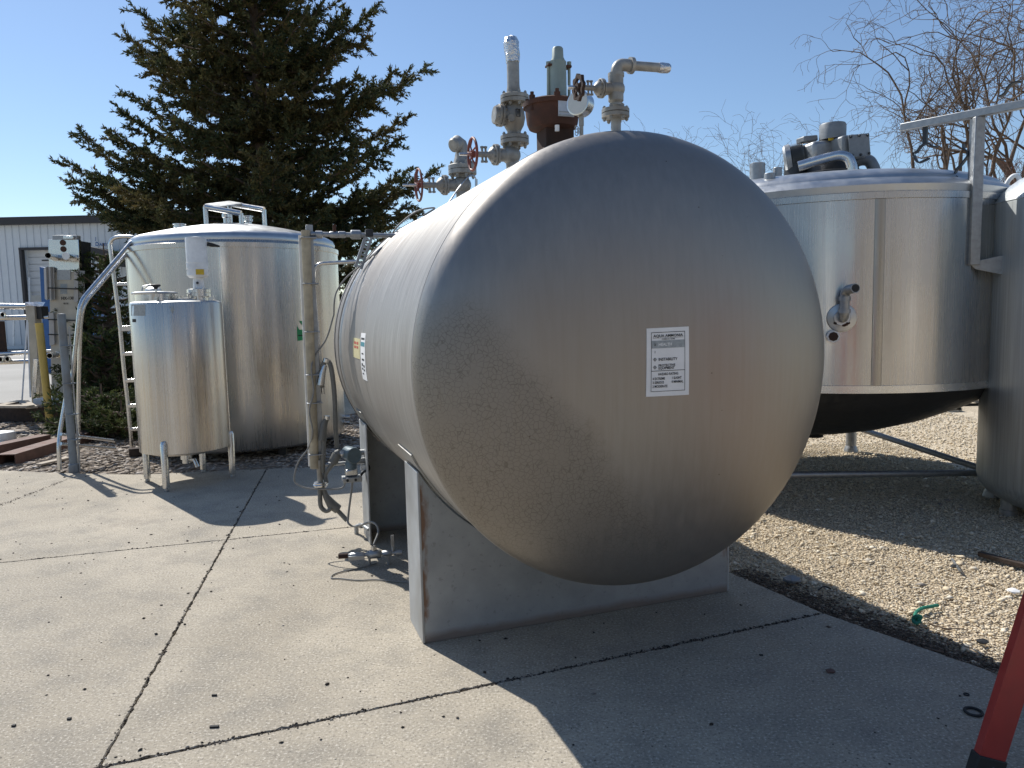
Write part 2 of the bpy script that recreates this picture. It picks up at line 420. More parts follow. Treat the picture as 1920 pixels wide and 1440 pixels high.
def leaf_mat(name, stops):
    t = NT(name); g = t.N('NewGeometry'); c = t.ramp(g.outputs['Random Per Island'], *stops)
    n = t.noise(t.coord(), .9, 3); c = t.mix(t.ramp(n, (.45, 0.), (.7, .6)), c, stops[-1][1])
    t.set(color=c, rough=.7, spec=.2)
    tr = t.N('BsdfTranslucent'); t.L(c, tr.inputs[0]); mx = t.N('MixShader'); mx.inputs[0].default_value = .22
    t.L(t.p.outputs[0], mx.inputs[1]); t.L(tr.outputs[0], mx.inputs[2]); t.L(mx.outputs[0], t.out.inputs[0]); return t.m
m_cedar = leaf_mat('cedar_foliage', ((0., (.04, .058, .03)), (.5, (.065, .080, .034)), (.85, (.11, .112, .042)), (1., (.16, .115, .045))))
m_juniper = leaf_mat('juniper_foliage', ((0., (.03, .05, .022)), (.5, (.06, .085, .03)), (1., (.10, .11, .04))))

# ------------------------------------------------------------------ ground, slabs
def sheet(name, poly, z, mat, kind='structure'):
    me = bpy.data.meshes.new(name); me.from_pydata([(p[0], p[1], z) for p in poly], [], [tuple(range(len(poly)))]); me.update()
    if me.polygons[0].normal.z < 0: me.flip_normals()
    o = link(name, me, mat); o['kind'] = kind; return o
sheet('ground', [(-900, -900), (900, -900), (900, 900), (-900, 900)], -0.045, m_gravel)
sheet('mulch_bed', [(-14, 6.9), (-1.2, 6.9), (-1.2, 8.6), (-2.6, 12.2), (-14, 12.4)], -0.034, m_chips)
sheet('parking_lot', [(-120, 13.9), (-4.5, 14.6), (-6, 90), (-160, 90)], -0.03, m_lot)

E_A0, E_A1 = G(500, 879), G(185, 1440)
LINES = []                                        # slab joints as ground lines (two points)
LINES.append((G(0, 1055), G(640, 990)))           # C
LINES.append((G(185, 1440), G(1540, 1150)))       # B
edge_r0, edge_r1 = G(690, 872), G(1880, 1266)
d = (edge_r1 - edge_r0)
pad = [G(-160, 881), G(0, 882), G(120, 887), G(260, 890), G(500, 879), edge_r0, G(1375, 1075), G(1540, 1148), edge_r1, edge_r1 + d * 1.6, Vector((6, -9, 0)), Vector((-14, -9, 0)), Vector((-14, G(-160, 881).y, 0))]
pad = [(p[0], p[1]) for p in pad]
def clip(poly, p, q, side, gap):
    nx, ny = -(q[1] - p[1]), (q[0] - p[0]); L = math.hypot(nx, ny); nx /= L; ny /= L
    if not side: nx, ny = -nx, -ny
    ds = [(a[0] - p[0]) * nx + (a[1] - p[1]) * ny - gap for a in poly]; out = []
    for i in range(len(poly)):
        a, b = poly[i], poly[(i + 1) % len(poly)]; da, db = ds[i], ds[(i + 1) % len(poly)]
        if da >= 0: out.append(a)
        if da * db < 0:
            t = da / (da - db); out.append((a[0] + (b[0] - a[0]) * t, a[1] + (b[1] - a[1]) * t))
    return out
cells = [pad]
gapw = .0028
lineA = (E_A0, E_A1); lineD = (G(0, 948), G(135, 896))
cellsB = []
for side in (0, 1): cellsB.append((side, clip(pad, LINES[1][0], LINES[1][1], side, gapw + .002)))
final = []
for side, c in cellsB:
    front = any(p[1] < -6 for p in c)
    if front: final.append(c); continue
    for s2 in (0, 1):
        c2 = clip(c, lineA[0], lineA[1], s2, gapw)
        if len(c2) < 3: continue
        for s3 in (0, 1):
            c3 = clip(c2, LINES[0][0], LINES[0][1], s3, gapw * .7)
            if len(c3) < 3: continue
            final.append(c3)
padobj = thing('concrete_pad', (0, 0, 0), 'cracked pale concrete pad the tanks stand on', 'pavement')
del padobj['label'], padobj['category']; padobj['kind'] = 'structure'
for ci, c in enumerate(final):
    pts = []
    for i in range(len(c)):
        a, b = Vector((*c[i], 0)), Vector((*c[(i + 1) % len(c)], 0)); L = (b - a).length; m = max(1, min(260, int(L / .025)))
        nrm = Vector((-(b - a).y, (b - a).x, 0)).normalized()
        for k in range(m):
            w = random.gauss(0, .0022) + (random.random() ** 14) * -.012
            pts.append(a + (b - a) * (k / m) + nrm * (w if k else 0))
    mb = MB(); n = len(pts); top = [(p.x, p.y, 0) for p in pts]
    cx = sum(p.x for p in pts) / n; cy = sum(p.y for p in pts) / n
    vs = [(p.x, p.y, -.006) for p in pts] + [(p.x, p.y, -.12) for p in pts]
    ins = []
    for i in range(n):
        a, b = pts[i - 1], pts[(i + 1) % n]; t = (b - a).normalized() if (b - a).length else Vector((1, 0, 0))
        nn = Vector((-t.y, t.x, 0))
        if nn.dot(Vector((cx, cy, 0)) - pts[i]) < 0: nn = -nn
        q = pts[i] + nn * .004; ins.append((q.x, q.y, 0.0))
    vs = ins + vs
    fs = [tuple(range(n))] + [(i, (i + 1) % n, n + (i + 1) % n, n + i) for i in range(n)] + [(n + i, n + (i + 1) % n, 2 * n + (i + 1) % n, 2 * n + i) for i in range(n)]
    mb.add(vs, fs); mb.build('slab', m_conc, padobj, angle=30)

# joint fillings and cracks: loose grit lying in the joints
def octa(n, centers, sizes, flat=.6, seedrot=True):
    base = np.array([(1, 0, 0), (-1, 0, 0), (0, 1, 0), (0, -1, 0), (0, 0, 1), (0, 0, -1)], float)
    fb = np.array([(0, 2, 4), (2, 1, 4), (1, 3, 4), (3, 0, 4), (2, 0, 5), (1, 2, 5), (3, 1, 5), (0, 3, 5)])
    V = base[None] * (1 + rng.uniform(-.3, .3, (n, 6, 3))) * sizes[:, None, :]
    a = rng.uniform(0, 2 * np.pi, n); b = rng.uniform(-.5, .5, n)
    x, y, z = V[..., 0].copy(), V[..., 1].copy(), V[..., 2].copy()
    y2 = y * np.cos(b)[:, None] - z * np.sin(b)[:, None]; z2 = y * np.sin(b)[:, None] + z * np.cos(b)[:, None]
    V[..., 0] = x * np.cos(a)[:, None] - y2 * np.sin(a)[:, None]; V[..., 1] = x * np.sin(a)[:, None] + y2 * np.cos(a)[:, None]; V[..., 2] = z2
    V += centers[:, None, :]
    Fc = fb[None] + (np.arange(n) * 6)[:, None, None]
    return V.reshape(-1, 3), Fc.reshape(-1, 3)
def npmesh(name, V, Fc, mat, smooth=False):
    me = bpy.data.meshes.new(name); k = Fc.shape[1]; n = len(Fc)
    me.vertices.add(len(V)); me.vertices.foreach_set('co', V.astype(np.float32).ravel())
    me.loops.add(n * k); me.loops.foreach_set('vertex_index', Fc.astype(np.int32).ravel())
    me.polygons.add(n); me.polygons.foreach_set('loop_start', np.arange(0, n * k, k, dtype=np.int32)); me.polygons.foreach_set('loop_total', np.full(n, k, dtype=np.int32))
    if smooth: me.polygons.foreach_set('use_smooth', np.ones(n, dtype=bool))
    me.update(calc_edges=True); me.materials.append(mat); return me
def inpoly(P, poly):
    x, y = P[:, 0], P[:, 1]; r = np.zeros(len(P), bool); n = len(poly)
    for i in range(n):
        (x0, y0), (x1, y1) = poly[i], poly[(i + 1) % n]
        if y0 == y1: continue
        c = ((y0 > y) != (y1 > y)) & (x < (x1 - x0) * (y - y0) / (y1 - y0) + x0); r ^= c
    return r
jp = []
for (a, b, w, n) in ((E_A0, E_A1, .012, 900), (LINES[0][0], LINES[0][1] + (LINES[0][1] - LINES[0][0]) * .25, .008, 420), (LINES[1][0], LINES[1][1], .014, 1500), (lineD[0], lineD[1], .03, 420)):
    t = rng.uniform(0, 1, n); q = np.array(a)[None] + (np.array(b) - np.array(a))[None] * t[:, None]
    q[:, :2] += rng.normal(0, w * .55, (n, 2)); q[:, 2] = rng.uniform(-.006, .003, n); jp.append(q)
jp = np.concatenate(jp); sz = rng.uniform(.0025, .007, (len(jp), 1)) * np.array([[1.2, 1, .6]]) * rng.uniform(.6, 1.2, (len(jp), 1))
V, Fc = octa(len(jp), jp, sz); o = link('joint_grit', npmesh('joint_grit', V, Fc, m_debris), None); tag(o, 'dark grit packed into the joints of the concrete pad', 'grit'); o['kind'] = 'stuff'

# loose crumbs on the slabs
n = 2600; q = np.stack([rng.uniform(-5.5, 3.2, n), rng.uniform(1.6, 7.8, n), np.zeros(n)], 1); q = q[inpoly(q, pad)]
s = (.0018 + .008 * rng.uniform(0, 1, len(q)) ** 6)[:, None] * np.array([[1.3, 1, .6]]) * rng.uniform(.7, 1.3, (len(q), 3)); q[:, 2] = s[:, 2] * .6
V, Fc = octa(len(q), q, s); o = link('debris_crumbs', npmesh('debris_crumbs', V, Fc, m_debris), None); tag(o, 'dark crumbs and grit scattered over the concrete pad', 'debris'); o['kind'] = 'stuff'

# pea gravel on the right, chips on the left
def scatter(region, n, size, zbase, flat, excl=pad, power=1.0, jitter=.35):
    x0, x1, y0, y1 = region
    P = np.stack([rng.uniform(x0, x1, n), y0 + (y1 - y0) * rng.uniform(0, 1, n) ** power, np.zeros(n)], 1)
    P = P[~inpoly(P, excl)] if excl is not None else P
    s = size * (1 + rng.uniform(-jitter, jitter * 1.6, (len(P), 1))) * np.array([[1.15, .95, flat]]); P[:, 2] = zbase + rng.uniform(0, .012, len(P))
    return P, s
P1, s1 = scatter((1.0, 4.4, 2.4, 8.6), 120000, .0062, -.043, .5, power=1.25)
P2, s2 = scatter((-1.5, 6.5, 6.0, 12.0), 26000, .011, -.043, .6)
P3, s3 = scatter((1.2, 4.4, 2.5, 8.0), 1500, .016, -.040, .5, jitter=.6)
P = np.concatenate([P1, P2, P3]); s = np.concatenate([s1, s2, s3])
V, Fc = octa(len(P), P, s); o = link('pea_gravel', npmesh('pea_gravel', V, Fc, m_stones, True), None); tag(o, 'tan pea gravel beside the concrete pad', 'gravel'); o['kind'] = 'stuff'
P1, s1 = scatter((-9.5, -1.3, 7.2, 12.2), 26000, .018, -.036, .32, jitter=.75)
m = (P1[:, 0] < -3.9 - .0 * P1[:, 1]) | (P1[:, 1] > 8.4) | (rng.uniform(0, 1, len(P1)) < .35); P1, s1 = P1[m], s1[m]
s1[:, 0] *= rng.uniform(.8, 2.6, len(s1))
V, Fc = octa(len(P1), P1, s1); o = link('wood_chips', npmesh('wood_chips', V, Fc, m_chipsi), None); tag(o, 'pale flaky bark and stone chips behind the concrete pad', 'mulch'); o['kind'] = 'stuff'

# leaf litter and bark flakes gathered along the pad's right edge
m_litter = island_mat('leaf_litter', ((0., (.05, .036, .026)), (.5, (.11, .08, .058)), (.85, (.20, .155, .11)), (1., (.42, .35, .26))))
n = 7000; t_ = rng.uniform(-.05, 1.25, n); e0 = np.array(G(1375, 1075)); e1 = np.array(edge_r1); dirn = (e1 - e0); nrm_ = np.array([-dirn[1], dirn[0], 0]) / np.linalg.norm(dirn[:2]); nrm_ = nrm_ if nrm_[0] > 0 else -nrm_
q = e0[None] + dirn[None] * t_[:, None] + nrm_[None] * (np.abs(rng.normal(0, .10, n)) - .015)[:, None]; q[:, 2] = np.where(inpoly(q, pad), .002, -.028) + rng.uniform(0, .006, n)
keep = ~inpoly(q, pad) | (rng.uniform(0, 1, n) < .12); q = q[keep]
s = rng.uniform(.003, .009, (len(q), 1)) * np.array([[1.8, .8, .22]]) * rng.uniform(.6, 1.5, (len(q), 3))
V, Fc = octa(len(q), q, s); o = link('leaf_litter', npmesh('leaf_litter', V, Fc, m_litter), None); tag(o, 'dark leaf litter along the edge of the concrete pad', 'litter'); o['kind'] = 'stuff'
# ------------------------------------------------------------------ main horizontal tank
TA = -0.338; TO = Vector((.542, 3.262, 0)); TR, TL_, THD, TE, TZ = .994, 2.89, .30, 2.225, 1.362
tax = Vector((math.sin(TA), math.cos(TA), 0)); tsx = Vector((math.cos(TA), -math.sin(TA), 0)); tup = Vector((0, 0, 1))
def TW(s, t, z): return TO + tsx * s + tax * t + tup * z
def PT(px, py, t):                                 # pixel -> point on the cross plane at length t
    d = ray(px, py); k = (t - (CC - TO).dot(tax)) / d.dot(tax); return CC + d * k
def PS(px, py, s):                                 # pixel -> point on the plane at side offset s
    d = ray(px, py); k = (s - (CC - TO).dot(tsx)) / d.dot(tsx); return CC + d * k
def loc(p): q = Vector(p) - TO; return q.dot(tsx), q.dot(tax), q.z
tank = thing('horizontal_tank', TO, 'big dull stainless horizontal tank on grey steel saddles with a hazard sheet on its end', 'tank', rotz=-TA)
prof = [(TR * (.9985 if 0 else 1), 0.0)] + []
NSEG = 128
mb = MB(); mb.lathe([(TR, 0.0)] + [(TR, TL_ * k / 12) for k in range(1, 13)], TW(0, 0, TZ), tax, NSEG, cap=False); mb.build('shell', MATS['tank_shell'], tank)
def headprof(n=26):
    out = []
    for k in range(n + 1):
        a = math.pi / 2 * k / n; out.append((TR * max(0, math.cos(a)) ** (2 / TE), THD * math.sin(a) ** (2 / TE)))
    return out
mb = MB(); mb.lathe(headprof(), TW(0, 0, TZ), -tax, NSEG, cap=False); head = mb.build('head', MATS['tank_head'], tank)
mb = MB(); mb.lathe(headprof(), TW(0, TL_, TZ), tax, NSEG, cap=False); mb.build('head', MATS['tank_head'], tank)
for t, w, h, mt in ((.012, .006, .0018, 'tank_shell'), (1.36, .020, .0016, 'tank_shell'), (1.98, .014, .0014, 'tank_shell'), (2.44, .045, .008, 'galvanised'), (2.50, .012, .014, 'tank_shell'), (2.80, .010, .004, 'dark_steel')):
    mb = MB(); mb.lathe([(TR - .002, -w), (TR + h, -w * .6), (TR + h, w * .6), (TR - .002, w)], TW(0, t, TZ), tax, NSEG, cap=False); mb.build('jacket_seam', MATS[mt], tank)
for t0, t1 in ((.525, .825), (2.20, 2.50)):
    Ra = TR + .016; w = .870; a0 = math.asin(w / Ra); arc = [(Ra * math.sin(a0 - 2 * a0 * k / 40), TZ - Ra * math.cos(a0 - 2 * a0 * k / 40)) for k in range(41)]
    poly = [(-w, 0), (w, 0)] + arc
    mb = MB(); fn = lambda a, b, dd: TW(a, dd, b)
    th = .012
    # front plate, back plate, side plates: an open box
    if t0 < 1: mb.prism(poly, fn, t0, t0 + th)           # the rear saddle is mirrored: its open side faces the front one
    else: mb.prism(poly, fn, t1 - th, t1)
    sad = mb.build('saddle', m_saddle, tank, bevel=.004)
    for sgn in (-1, 1):
        mb = MB(); zt = TZ - math.sqrt(Ra * Ra - w * w)
        mb.box(TW(sgn * (w + th / 2 - .002), (t0 + t1) / 2, zt / 2 + .002), (th, t1 - t0 + .004, zt), (tsx, tax, tup)); mb.build('side_plate', MATS['saddle_plain'], sad, bevel=.003)
    a1 = math.asin(.915 / Ra) ; vs = []; mb = MB(); pr = []
    for k in range(49):
        a = -a1 + 2 * a1 * k / 48; pr.append(a)
    poly = [((TR + .001) * math.sin(a), TZ - (TR + .001) * math.cos(a)) for a in pr] + [((TR + .010) * math.sin(a), TZ - (TR + .010) * math.cos(a)) for a in reversed(pr)]
    mb.prism(poly, fn, t0 - .014, t1 + .014); mb.build('wear_plate', MATS['valve_paint'], sad)

def head_pt(px, py, off=0.0):                      # ray against the front head
    d = ray(px, py); lo, hi = 1.0, 6.0; prev = None
    o = CC
    def F(k):
        s, t, z = loc(o + d * k); r = math.hypot(s, z - TZ)
        return (r / TR) ** TE + (max(0, -t) / THD) ** TE - 1 if t < 0 else -1
    k = 1.0
    while F(k) > 0 and k < 8: k += .01
    lo, hi = k - .01, k
    for _ in range(30):
        m = (lo + hi) / 2
        if F(m) > 0: lo = m
        else: hi = m
    return o + d * (lo - off)
def shell_pt(px, py, off=.002):
    d = ray(px, py); k = 1.0
    def F(k): s, t, z = loc(CC + d * k); return math.hypot(s, z - TZ) - TR
    while F(k) > 0 and k < 12: k += .005
    return CC + d * k
# --- hazard sheet on the head, bent to its curve
c00, c10, c01, c11 = [head_pt(*p) for p in ((1211, 744), (1291, 740), (1212, 616), (1291, 612))]
def sheet_pt(u, v, off):                           # u,v in 0..1 from lower left
    p = (c00 * (1 - u) + c10 * u) * (1 - v) + (c01 * (1 - u) + c11 * u) * v
    s, t, z = loc(p); r = math.hypot(s, z - TZ) / TR
    tt = -THD * max(0., 1 - r ** TE) ** (1 / TE)
    return TW(s, tt - off, z)
W_, H_ = 80.0, 130.0
def patch(fn, u0, u1, v0, v1, off, nu=6, nv=8, mb=None):
    mb = mb or MB(); vs = [fn(u0 + (u1 - u0) * i / nu, v0 + (v1 - v0) * j / nv, off) for j in range(nv + 1) for i in range(nu + 1)]
    return mb.add(vs, [(j * (nu + 1) + i, j * (nu + 1) + i + 1, (j + 1) * (nu + 1) + i + 1, (j + 1) * (nu + 1) + i) for j in range(nv) for i in range(nu)])
def slabpatch(fn, u0, u1, v0, v1, o0, o1, name, mat, parent, nu=6, nv=8):
    mb = patch(fn, u0, u1, v0, v1, o1, nu, nv); n = len(mb.v); b = patch(fn, u0, u1, v0, v1, o0, nu, nv)
    mb.add(b.v, b.f); rim = [i for i in range(nu + 1)] + [(nu + 1) * j + nu for j in range(1, nv + 1)] + [(nu + 1) * nv + i for i in range(nu - 1, -1, -1)] + [(nu + 1) * j for j in range(nv - 1, 0, -1)]
    mb.f += [(rim[k], rim[(k + 1) % len(rim)], rim[(k + 1) % len(rim)] + n, rim[k] + n) for k in range(len(rim))]
    return mb.build(name, mat, parent)
sh = slabpatch(sheet_pt, 0, 1, 0, 1, .0005, .0022, 'hazard_sheet', MATS['paper'], tank); sh['label'] = 'white printed hazard rating sheet headed aqua ammonia'
bm_ = MB()
def lblrect(x0, y0, x1, y1, off=.0034, mb=None): return patch(sheet_pt, x0 / W_, x1 / W_, y0 / H_, y1 / H_, off, 4, 4, mb)
lblrect(8.5, 91.5, 71, 106, .0028).build('colour_band', MATS['print_grey'], sh)
mb = MB()
for r in ((8, 9, 72, 9.9), (8, 121, 72, 122), (8, 9, 8.8, 122), (71.2, 9, 72, 122), (8, 48, 72, 49), (11, 110.6, 69, 111.1)): lblrect(*r, mb=mb)
for cy in (70.5, 55.5):
    for a, b in (((12, cy), (15, cy + 3.4)), ((15, cy + 3.4), (18, cy)), ((18, cy), (15, cy - 3.4)), ((15, cy - 3.4), (12, cy))):
        nx, ny = -(b[1] - a[1]), b[0] - a[0]; L = math.hypot(nx, ny); nx *= .35 / L; ny *= .35 / L
        vs = [sheet_pt((p[0] + k * nx) / W_, (p[1] + k * ny) / H_, .0034) for p, k in ((a, -1), (b, -1), (b, 1), (a, 1))]; mb.add(vs, [(0, 1, 2, 3)])
def lbltext(txt, x, y, size, sx=1.0, align='LEFT', mb=mb, off=.0036):
    vs, fs = text_polys(txt, size, align); mb.add([sheet_pt((x + v[0] * sx) / W_, (y + v[1]) / H_, off) for v in vs], fs)
lbltext('AQUA AMMONIA', 40, 112.5, 7.2, .98, 'CENTER'); lbltext('CHEMICAL NAME', 40, 107.3, 3.2, 1, 'CENTER')
lbltext('2', 13.5, 96.5, 6); lbltext('1', 13.5, 82.5, 6); lbltext('0', 13.6, 68.8, 5); lbltext('X', 13.3, 53.8, 5)
lbltext('INSTABILITY', 21.5, 67.8, 7.4, .87); lbltext('PROTECTIVE', 21.5, 56.5, 6.6, .84); lbltext('EQUIPMENT', 21.5, 51.2, 6.6, .84)
lbltext('HAZARD RATING', 40, 40, 6.6, .72, 'CENTER')
for k, (a, b) in enumerate((('4 EXTREME', '1 SLIGHT'), ('3 SERIOUS', '0 MINIMAL'), ('2 MODERATE', ''))):
    lbltext(a, 11, 31.5 - 7.4 * k, 6.6, .70)
    if b: lbltext(b, 46.5, 31.8 - 7.4 * k, 6.6, .70)
lbltext('PRINTED LABEL', 40, 5.5, 2.0, 1.5, 'CENTER') if False else None
mb.build('print', MATS['print_black'], sh)
mb = MB(); lbltext('HEALTH', 21.5, 96.0, 7.4, .92, mb=mb); mb.build('print', MATS['paper'], sh)
# --- stickers on the shell side
def shell_sticker(name, mat, px0, py0, px1, py1, marks):
    a = loc(shell_pt(px0, py0)); b = loc(shell_pt(px1, py1)); f0 = math.atan2(a[2] - TZ, a[0]) % (2 * math.pi); f1 = math.atan2(b[2] - TZ, b[0]) % (2 * math.pi)
    t0, t1 = sorted((a[1], b[1]), reverse=True)
    def fn(u, v, off):
        f = f1 + (f0 - f1) * v; r = TR + off; return TW(r * math.cos(f), t0 + (t1 - t0) * u, TZ + r * math.sin(f))
    st = slabpatch(fn, 0, 1, 0, 1, .0005, .002, name, MATS[mat], tank, 2, 10)
    for (u0, v0, u1, v1, mm) in marks: patch(fn, u0, u1, v0, v1, .003, 1, 3).build('print', MATS[mm], st)
    return st
s_ = shell_sticker('yellow_sticker', 'paper_yellow', 663, 633, 676, 674, [(.2, .70, .48, .83, 'print_red'), (.55, .70, .8, .83, 'print_red'), (.2, .50, .48, .62, 'print_red'), (.55, .50, .8, .62, 'print_red')])
s_['label'] = 'pale yellow sticker with red print'
s_ = shell_sticker('white_sticker', 'paper', 678, 624, 690, 715, [(.1, .72, .9, .81, 'print_teal'), (.15, .86, .85, .90, 'print_black'), (.3, .55, .7, .58, 'print_black'), (.3, .42, .8, .46, 'print_black'), (.2, .30, .45, .36, 'print_black'), (.55, .28, .8, .33, 'print_black'), (.2, .22, .45, .26, 'print_black'), (.55, .20, .8, .24, 'print_black'), (.2, .12, .5, .15, 'print_black')])
s_['label'] = 'tall white sticker with a teal band'

# --- fittings on top
def flange(mb, c, axis, r, th, bolts=8, br=.007, gap=.004):
    a = Vector(axis).normalized(); c = Vector(c)
    mb.lathe([(r * .96, -th), (r, -th * .9), (r, -gap / 2), (r * .86, -gap / 2), (r * .86, gap / 2), (r, gap / 2), (r, th * .9), (r * .96, th)], c, a, 28)
    U, V = perp(a)
    for k in range(bolts):
        t = 2 * math.pi * (k + .5) / bolts; p = c + (U * math.cos(t) + V * math.sin(t)) * r * .80
        mb.cyl(p - a * th * 1.75, p + a * th * 1.75, br * .6, n=6); mb.cyl(p - a * th * 1.5, p - a * th * .98, br, n=6); mb.cyl(p + a * th * .98, p + a * th * 1.5, br, n=6)
def handwheel(name, c, axis, R, rr, mat, parent, spokes=5, lobed=False):
    a = Vector(axis).normalized(); U, V = perp(a); mb = MB(); c = Vector(c)
    if lobed:
        pts = []; n = 48
        outline = [(R * (1 + .10 * math.cos(8 * 2 * math.pi * k / n))) for k in range(n)]
        poly = [(outline[k] * math.cos(2 * math.pi * k / n), outline[k] * math.sin(2 * math.pi * k / n)) for k in range(n)]
        fn = lambda x, y, d: c + U * x + V * y + a * d
        inner = [(R * .66 * math.cos(2 * math.pi * k / n), R * .66 * math.sin(2 * math.pi * k / n)) for k in range(n)]
        vs = [fn(*p, -rr) for p in poly] + [fn(*p, rr) for p in poly] + [fn(*p, -rr) for p in inner] + [fn(*p, rr) for p in inner]
        fs = []
        for k in range(n):
            j = (k + 1) % n
            fs += [(k, j, n + j, n + k), (2 * n + k, 3 * n + k, 3 * n + j, 2 * n + j), (k, 2 * n + k, 2 * n + j, j), (n + k, n + j, 3 * n + j, 3 * n + k)]
        mb.add(vs, fs)
    else: mb.torus(c, a, R, rr, 36, 8)
    mb.lathe([(rr * 2.6, -rr * 1.6), (rr * 2.6, rr * 1.6)], c, a, 14)
    for k in range(spokes):
        t = 2 * math.pi * k / spokes + .3; e = c + (U * math.cos(t) + V * math.sin(t)) * R * .97
        mb.tube([c, (c + e) / 2 + a * rr * 1.2, e], [rr * .8, rr * .6, rr * .8], 6)
    return mb.build(name, MATS[mat], parent)
vp = 'valve_paint'
def gate_valve(px_c, py_c, px_w, py_w, px_e, t, body_r, wheel_px, lobed=False, wheelmat='wheel_red', neck_px=None):
    """bonnet valve lying sideways: body on the riser axis, bonnet and stem to the -side"""
    c = PT(px_c, py_c, t); w = PT(px_w, py_w, t); e = PT(px_e, py_w, t); ax = (w - c).normalized(); L = (w - c).length
    mb = MB(); mb.sphere(c, body_r * 1.12, 18, (1.05, 1.05, 1.0)); mb.cyl(c, c + ax * L * .38, body_r * .78, n=18)
    body = mb.build('valve_body', MATS[vp], tank)
    mb = MB(); flange(mb, c + ax * L * .40, ax, body_r * 1.22, body_r * .26, 8, body_r * .14); mb.build('bonnet_flange', MATS[vp], body)
    mb = MB(); mb.lathe([(body_r * .98, L * .42), (body_r * .92, L * .5), (body_r * .62, L * .56), (body_r * .34, L * .6), (body_r * .34, L * .97)], c, ax, 18); mb.build('yoke', MATS[vp], body)
    mb = MB(); U, V = perp(ax); g = c + ax * L * .70
    for sg in (-1, 1):
        for q in (-.04, .05):
            mb.cyl(g + ax * L * q + V * sg * body_r * .3, g + ax * L * q + V * sg * body_r * .95, body_r * .13, n=8)
            mb.cyl(g + ax * L * q + V * sg * body_r * .72, g + ax * L * q + V * sg * body_r * .92, body_r * .24, n=6)
    mb.build('gland_bolts', MATS[vp], body, kind='stuff')
    mb = MB(); mb.cyl(w - ax * .02, e, .009, n=10); mb.build('stem', MATS['steel_tube'], body)
    handwheel('handwheel', w, ax, wheel_px * mpp(w), .0085 if not lobed else .007, wheelmat, body, lobed=lobed)
    return body, c, ax
# vent with elbow (front)
t = .155
def riser(name, pts, r, mat, parent, n=20): mb = MB(); mb.tube(pts, r, n); return mb.build(name, MATS[mat], parent)
base = TW(0, t, TZ + TR - .02)
b1, cc, ax_ = gate_valve(1155, 167, 1085, 164, 1064, t, .034, 23, True, 'rust_dark')
vent = riser('vent_nozzle', [base, PT(1155, 212, t)], .0225, vp, tank)
mb = MB(); flange(mb, PT(1154, 213, t), tup, .062, .019, 6, .009); mb.build('flange', MATS[vp], vent)
mb = MB(); mb.lathe([(.026, 0), (.026, .01), (.034, .02), (.034, .125), (.026, .135)], PT(1155, 198, t), tup, 20); mb.build('tee', MATS[vp], vent)
el = PT(1157, 121, t); en = PT(1252, 128, t); d_ = (en - el).normalized()
mb = MB(); mb.tube(bend([PT(1155, 150, t), el, el + d_ * .075], .05, 8), .027, 18); mb.lathe([(.036, -.008), (.036, .008)], PT(1155, 141, t), tup, 18); mb.lathe([(.036, -.008), (.036, .008)], el + d_ * .07, d_, 18); mb.build('elbow', MATS[vp], vent)
mb = MB(); mb.pipe(el + d_ * .06, en, .0205, .003, 20); mb.build('vent_pipe', MATS[vp], vent)
mb = MB(); mb.lathe([(.0215, 0), (.0235, .02), (.022, .05), (.018, .058), (0, .058)], en - d_ * .05, d_, 20); mb.build('foil_wrap', MATS['foil'], vent)
# pressure gauge
t = .52; gc = PT(1089, 195, t); ga = (-tsx * .80 - tax * .55 + tup * .06).normalized()
mb = MB(); mb.tube([TW(0, t, TZ + TR - .02), PT(1090, 226, t), gc - tup * .02], .010, 12); mb.lathe([(.014, 0), (.014, .05)], PT(1090, 236, t), tup, 6); gst = mb.build('gauge_stem', MATS[vp], tank)
mb = MB(); mb.lathe([(.050, -.035), (.0585, -.03), (.0585, .022), (.062, .022), (.062, .030), (.055, .032)], gc, ga, 32); gb = mb.build('gauge_case', MATS['steel_tube'], tank)
mb = MB(); mb.lathe([(.0555, .0305), (.0555, .0335), (0, .0345)], gc, ga, 32); mb.build('dial', MATS['dial_white'], gb)
mb = MB()
for k in range(5): mb.torus(PT(1081 + (k % 2) * 3, 251 - k * 3, t), (tsx if k % 2 else tax), .008, .0022, 10, 5)
mb.build('chain', MATS['galvanised'], gst)
# float level device, rusted
t = .83
mb = MB(); fb = MB(); p0 = PT(1041, 262, t); fb.box(p0 - tup * .03, (.16, .14, .17), (tsx, tax, tup)); fb.box(p0 - tup * .075, (.20, .18, .035), (tsx, tax, tup)); flo = fb.build('float_base', MATS['rust_dark'], tank, bevel=.006)
mb = MB(); mb.lathe([(.085, 0), (.125, .012), (.135, .035), (.142, .09), (.145, .135), (.132, .15)], PT(1036, 246, t), tup, 28); flob = mb.build('float_housing', MATS['rust'], tank)
mb = MB(); mb.lathe([(.150, 0), (.152, .022), (.135, .03), (.06, .045), (0, .047)], PT(1034, 203, t), tup, 28)
for k in range(6):
    a = k * 1.047 + .35; q = PT(1034, 203, t) + tsx * math.cos(a) * .135 + tax * math.sin(a) * .135; mb.cyl(q - tup * .03, q + tup * .062, .011, n=6); mb.cyl(q + tup * .02, q + tup * .045, .018, n=6)
mb.build('housing_lid', MATS['rust'], flob)
pc = PT(1041, 216, t) - tax * .143; mb = MB(); mb.box(pc, (.088, .006, .085), (tsx, tax, tup)); npl = mb.build('name_plate', MATS['plate_alloy'], flob, bevel=.001)
mb = MB(); mb.box(pc - tax * .004 - tup * .037, (.08, .004, .008), (tsx, tax, tup)); mb.box(pc - tax * .004 - tup * .020, (.08, .004, .004), (tsx, tax, tup)); mb.build('plate_print', MATS['print_grey'], flob)
mb = MB(); mb.box(PT(1048, 197, t), (.16, .12, .03), (tsx, tax, tup)); mb.build('top_plate', MATS['float_green'], flob, bevel=.006)
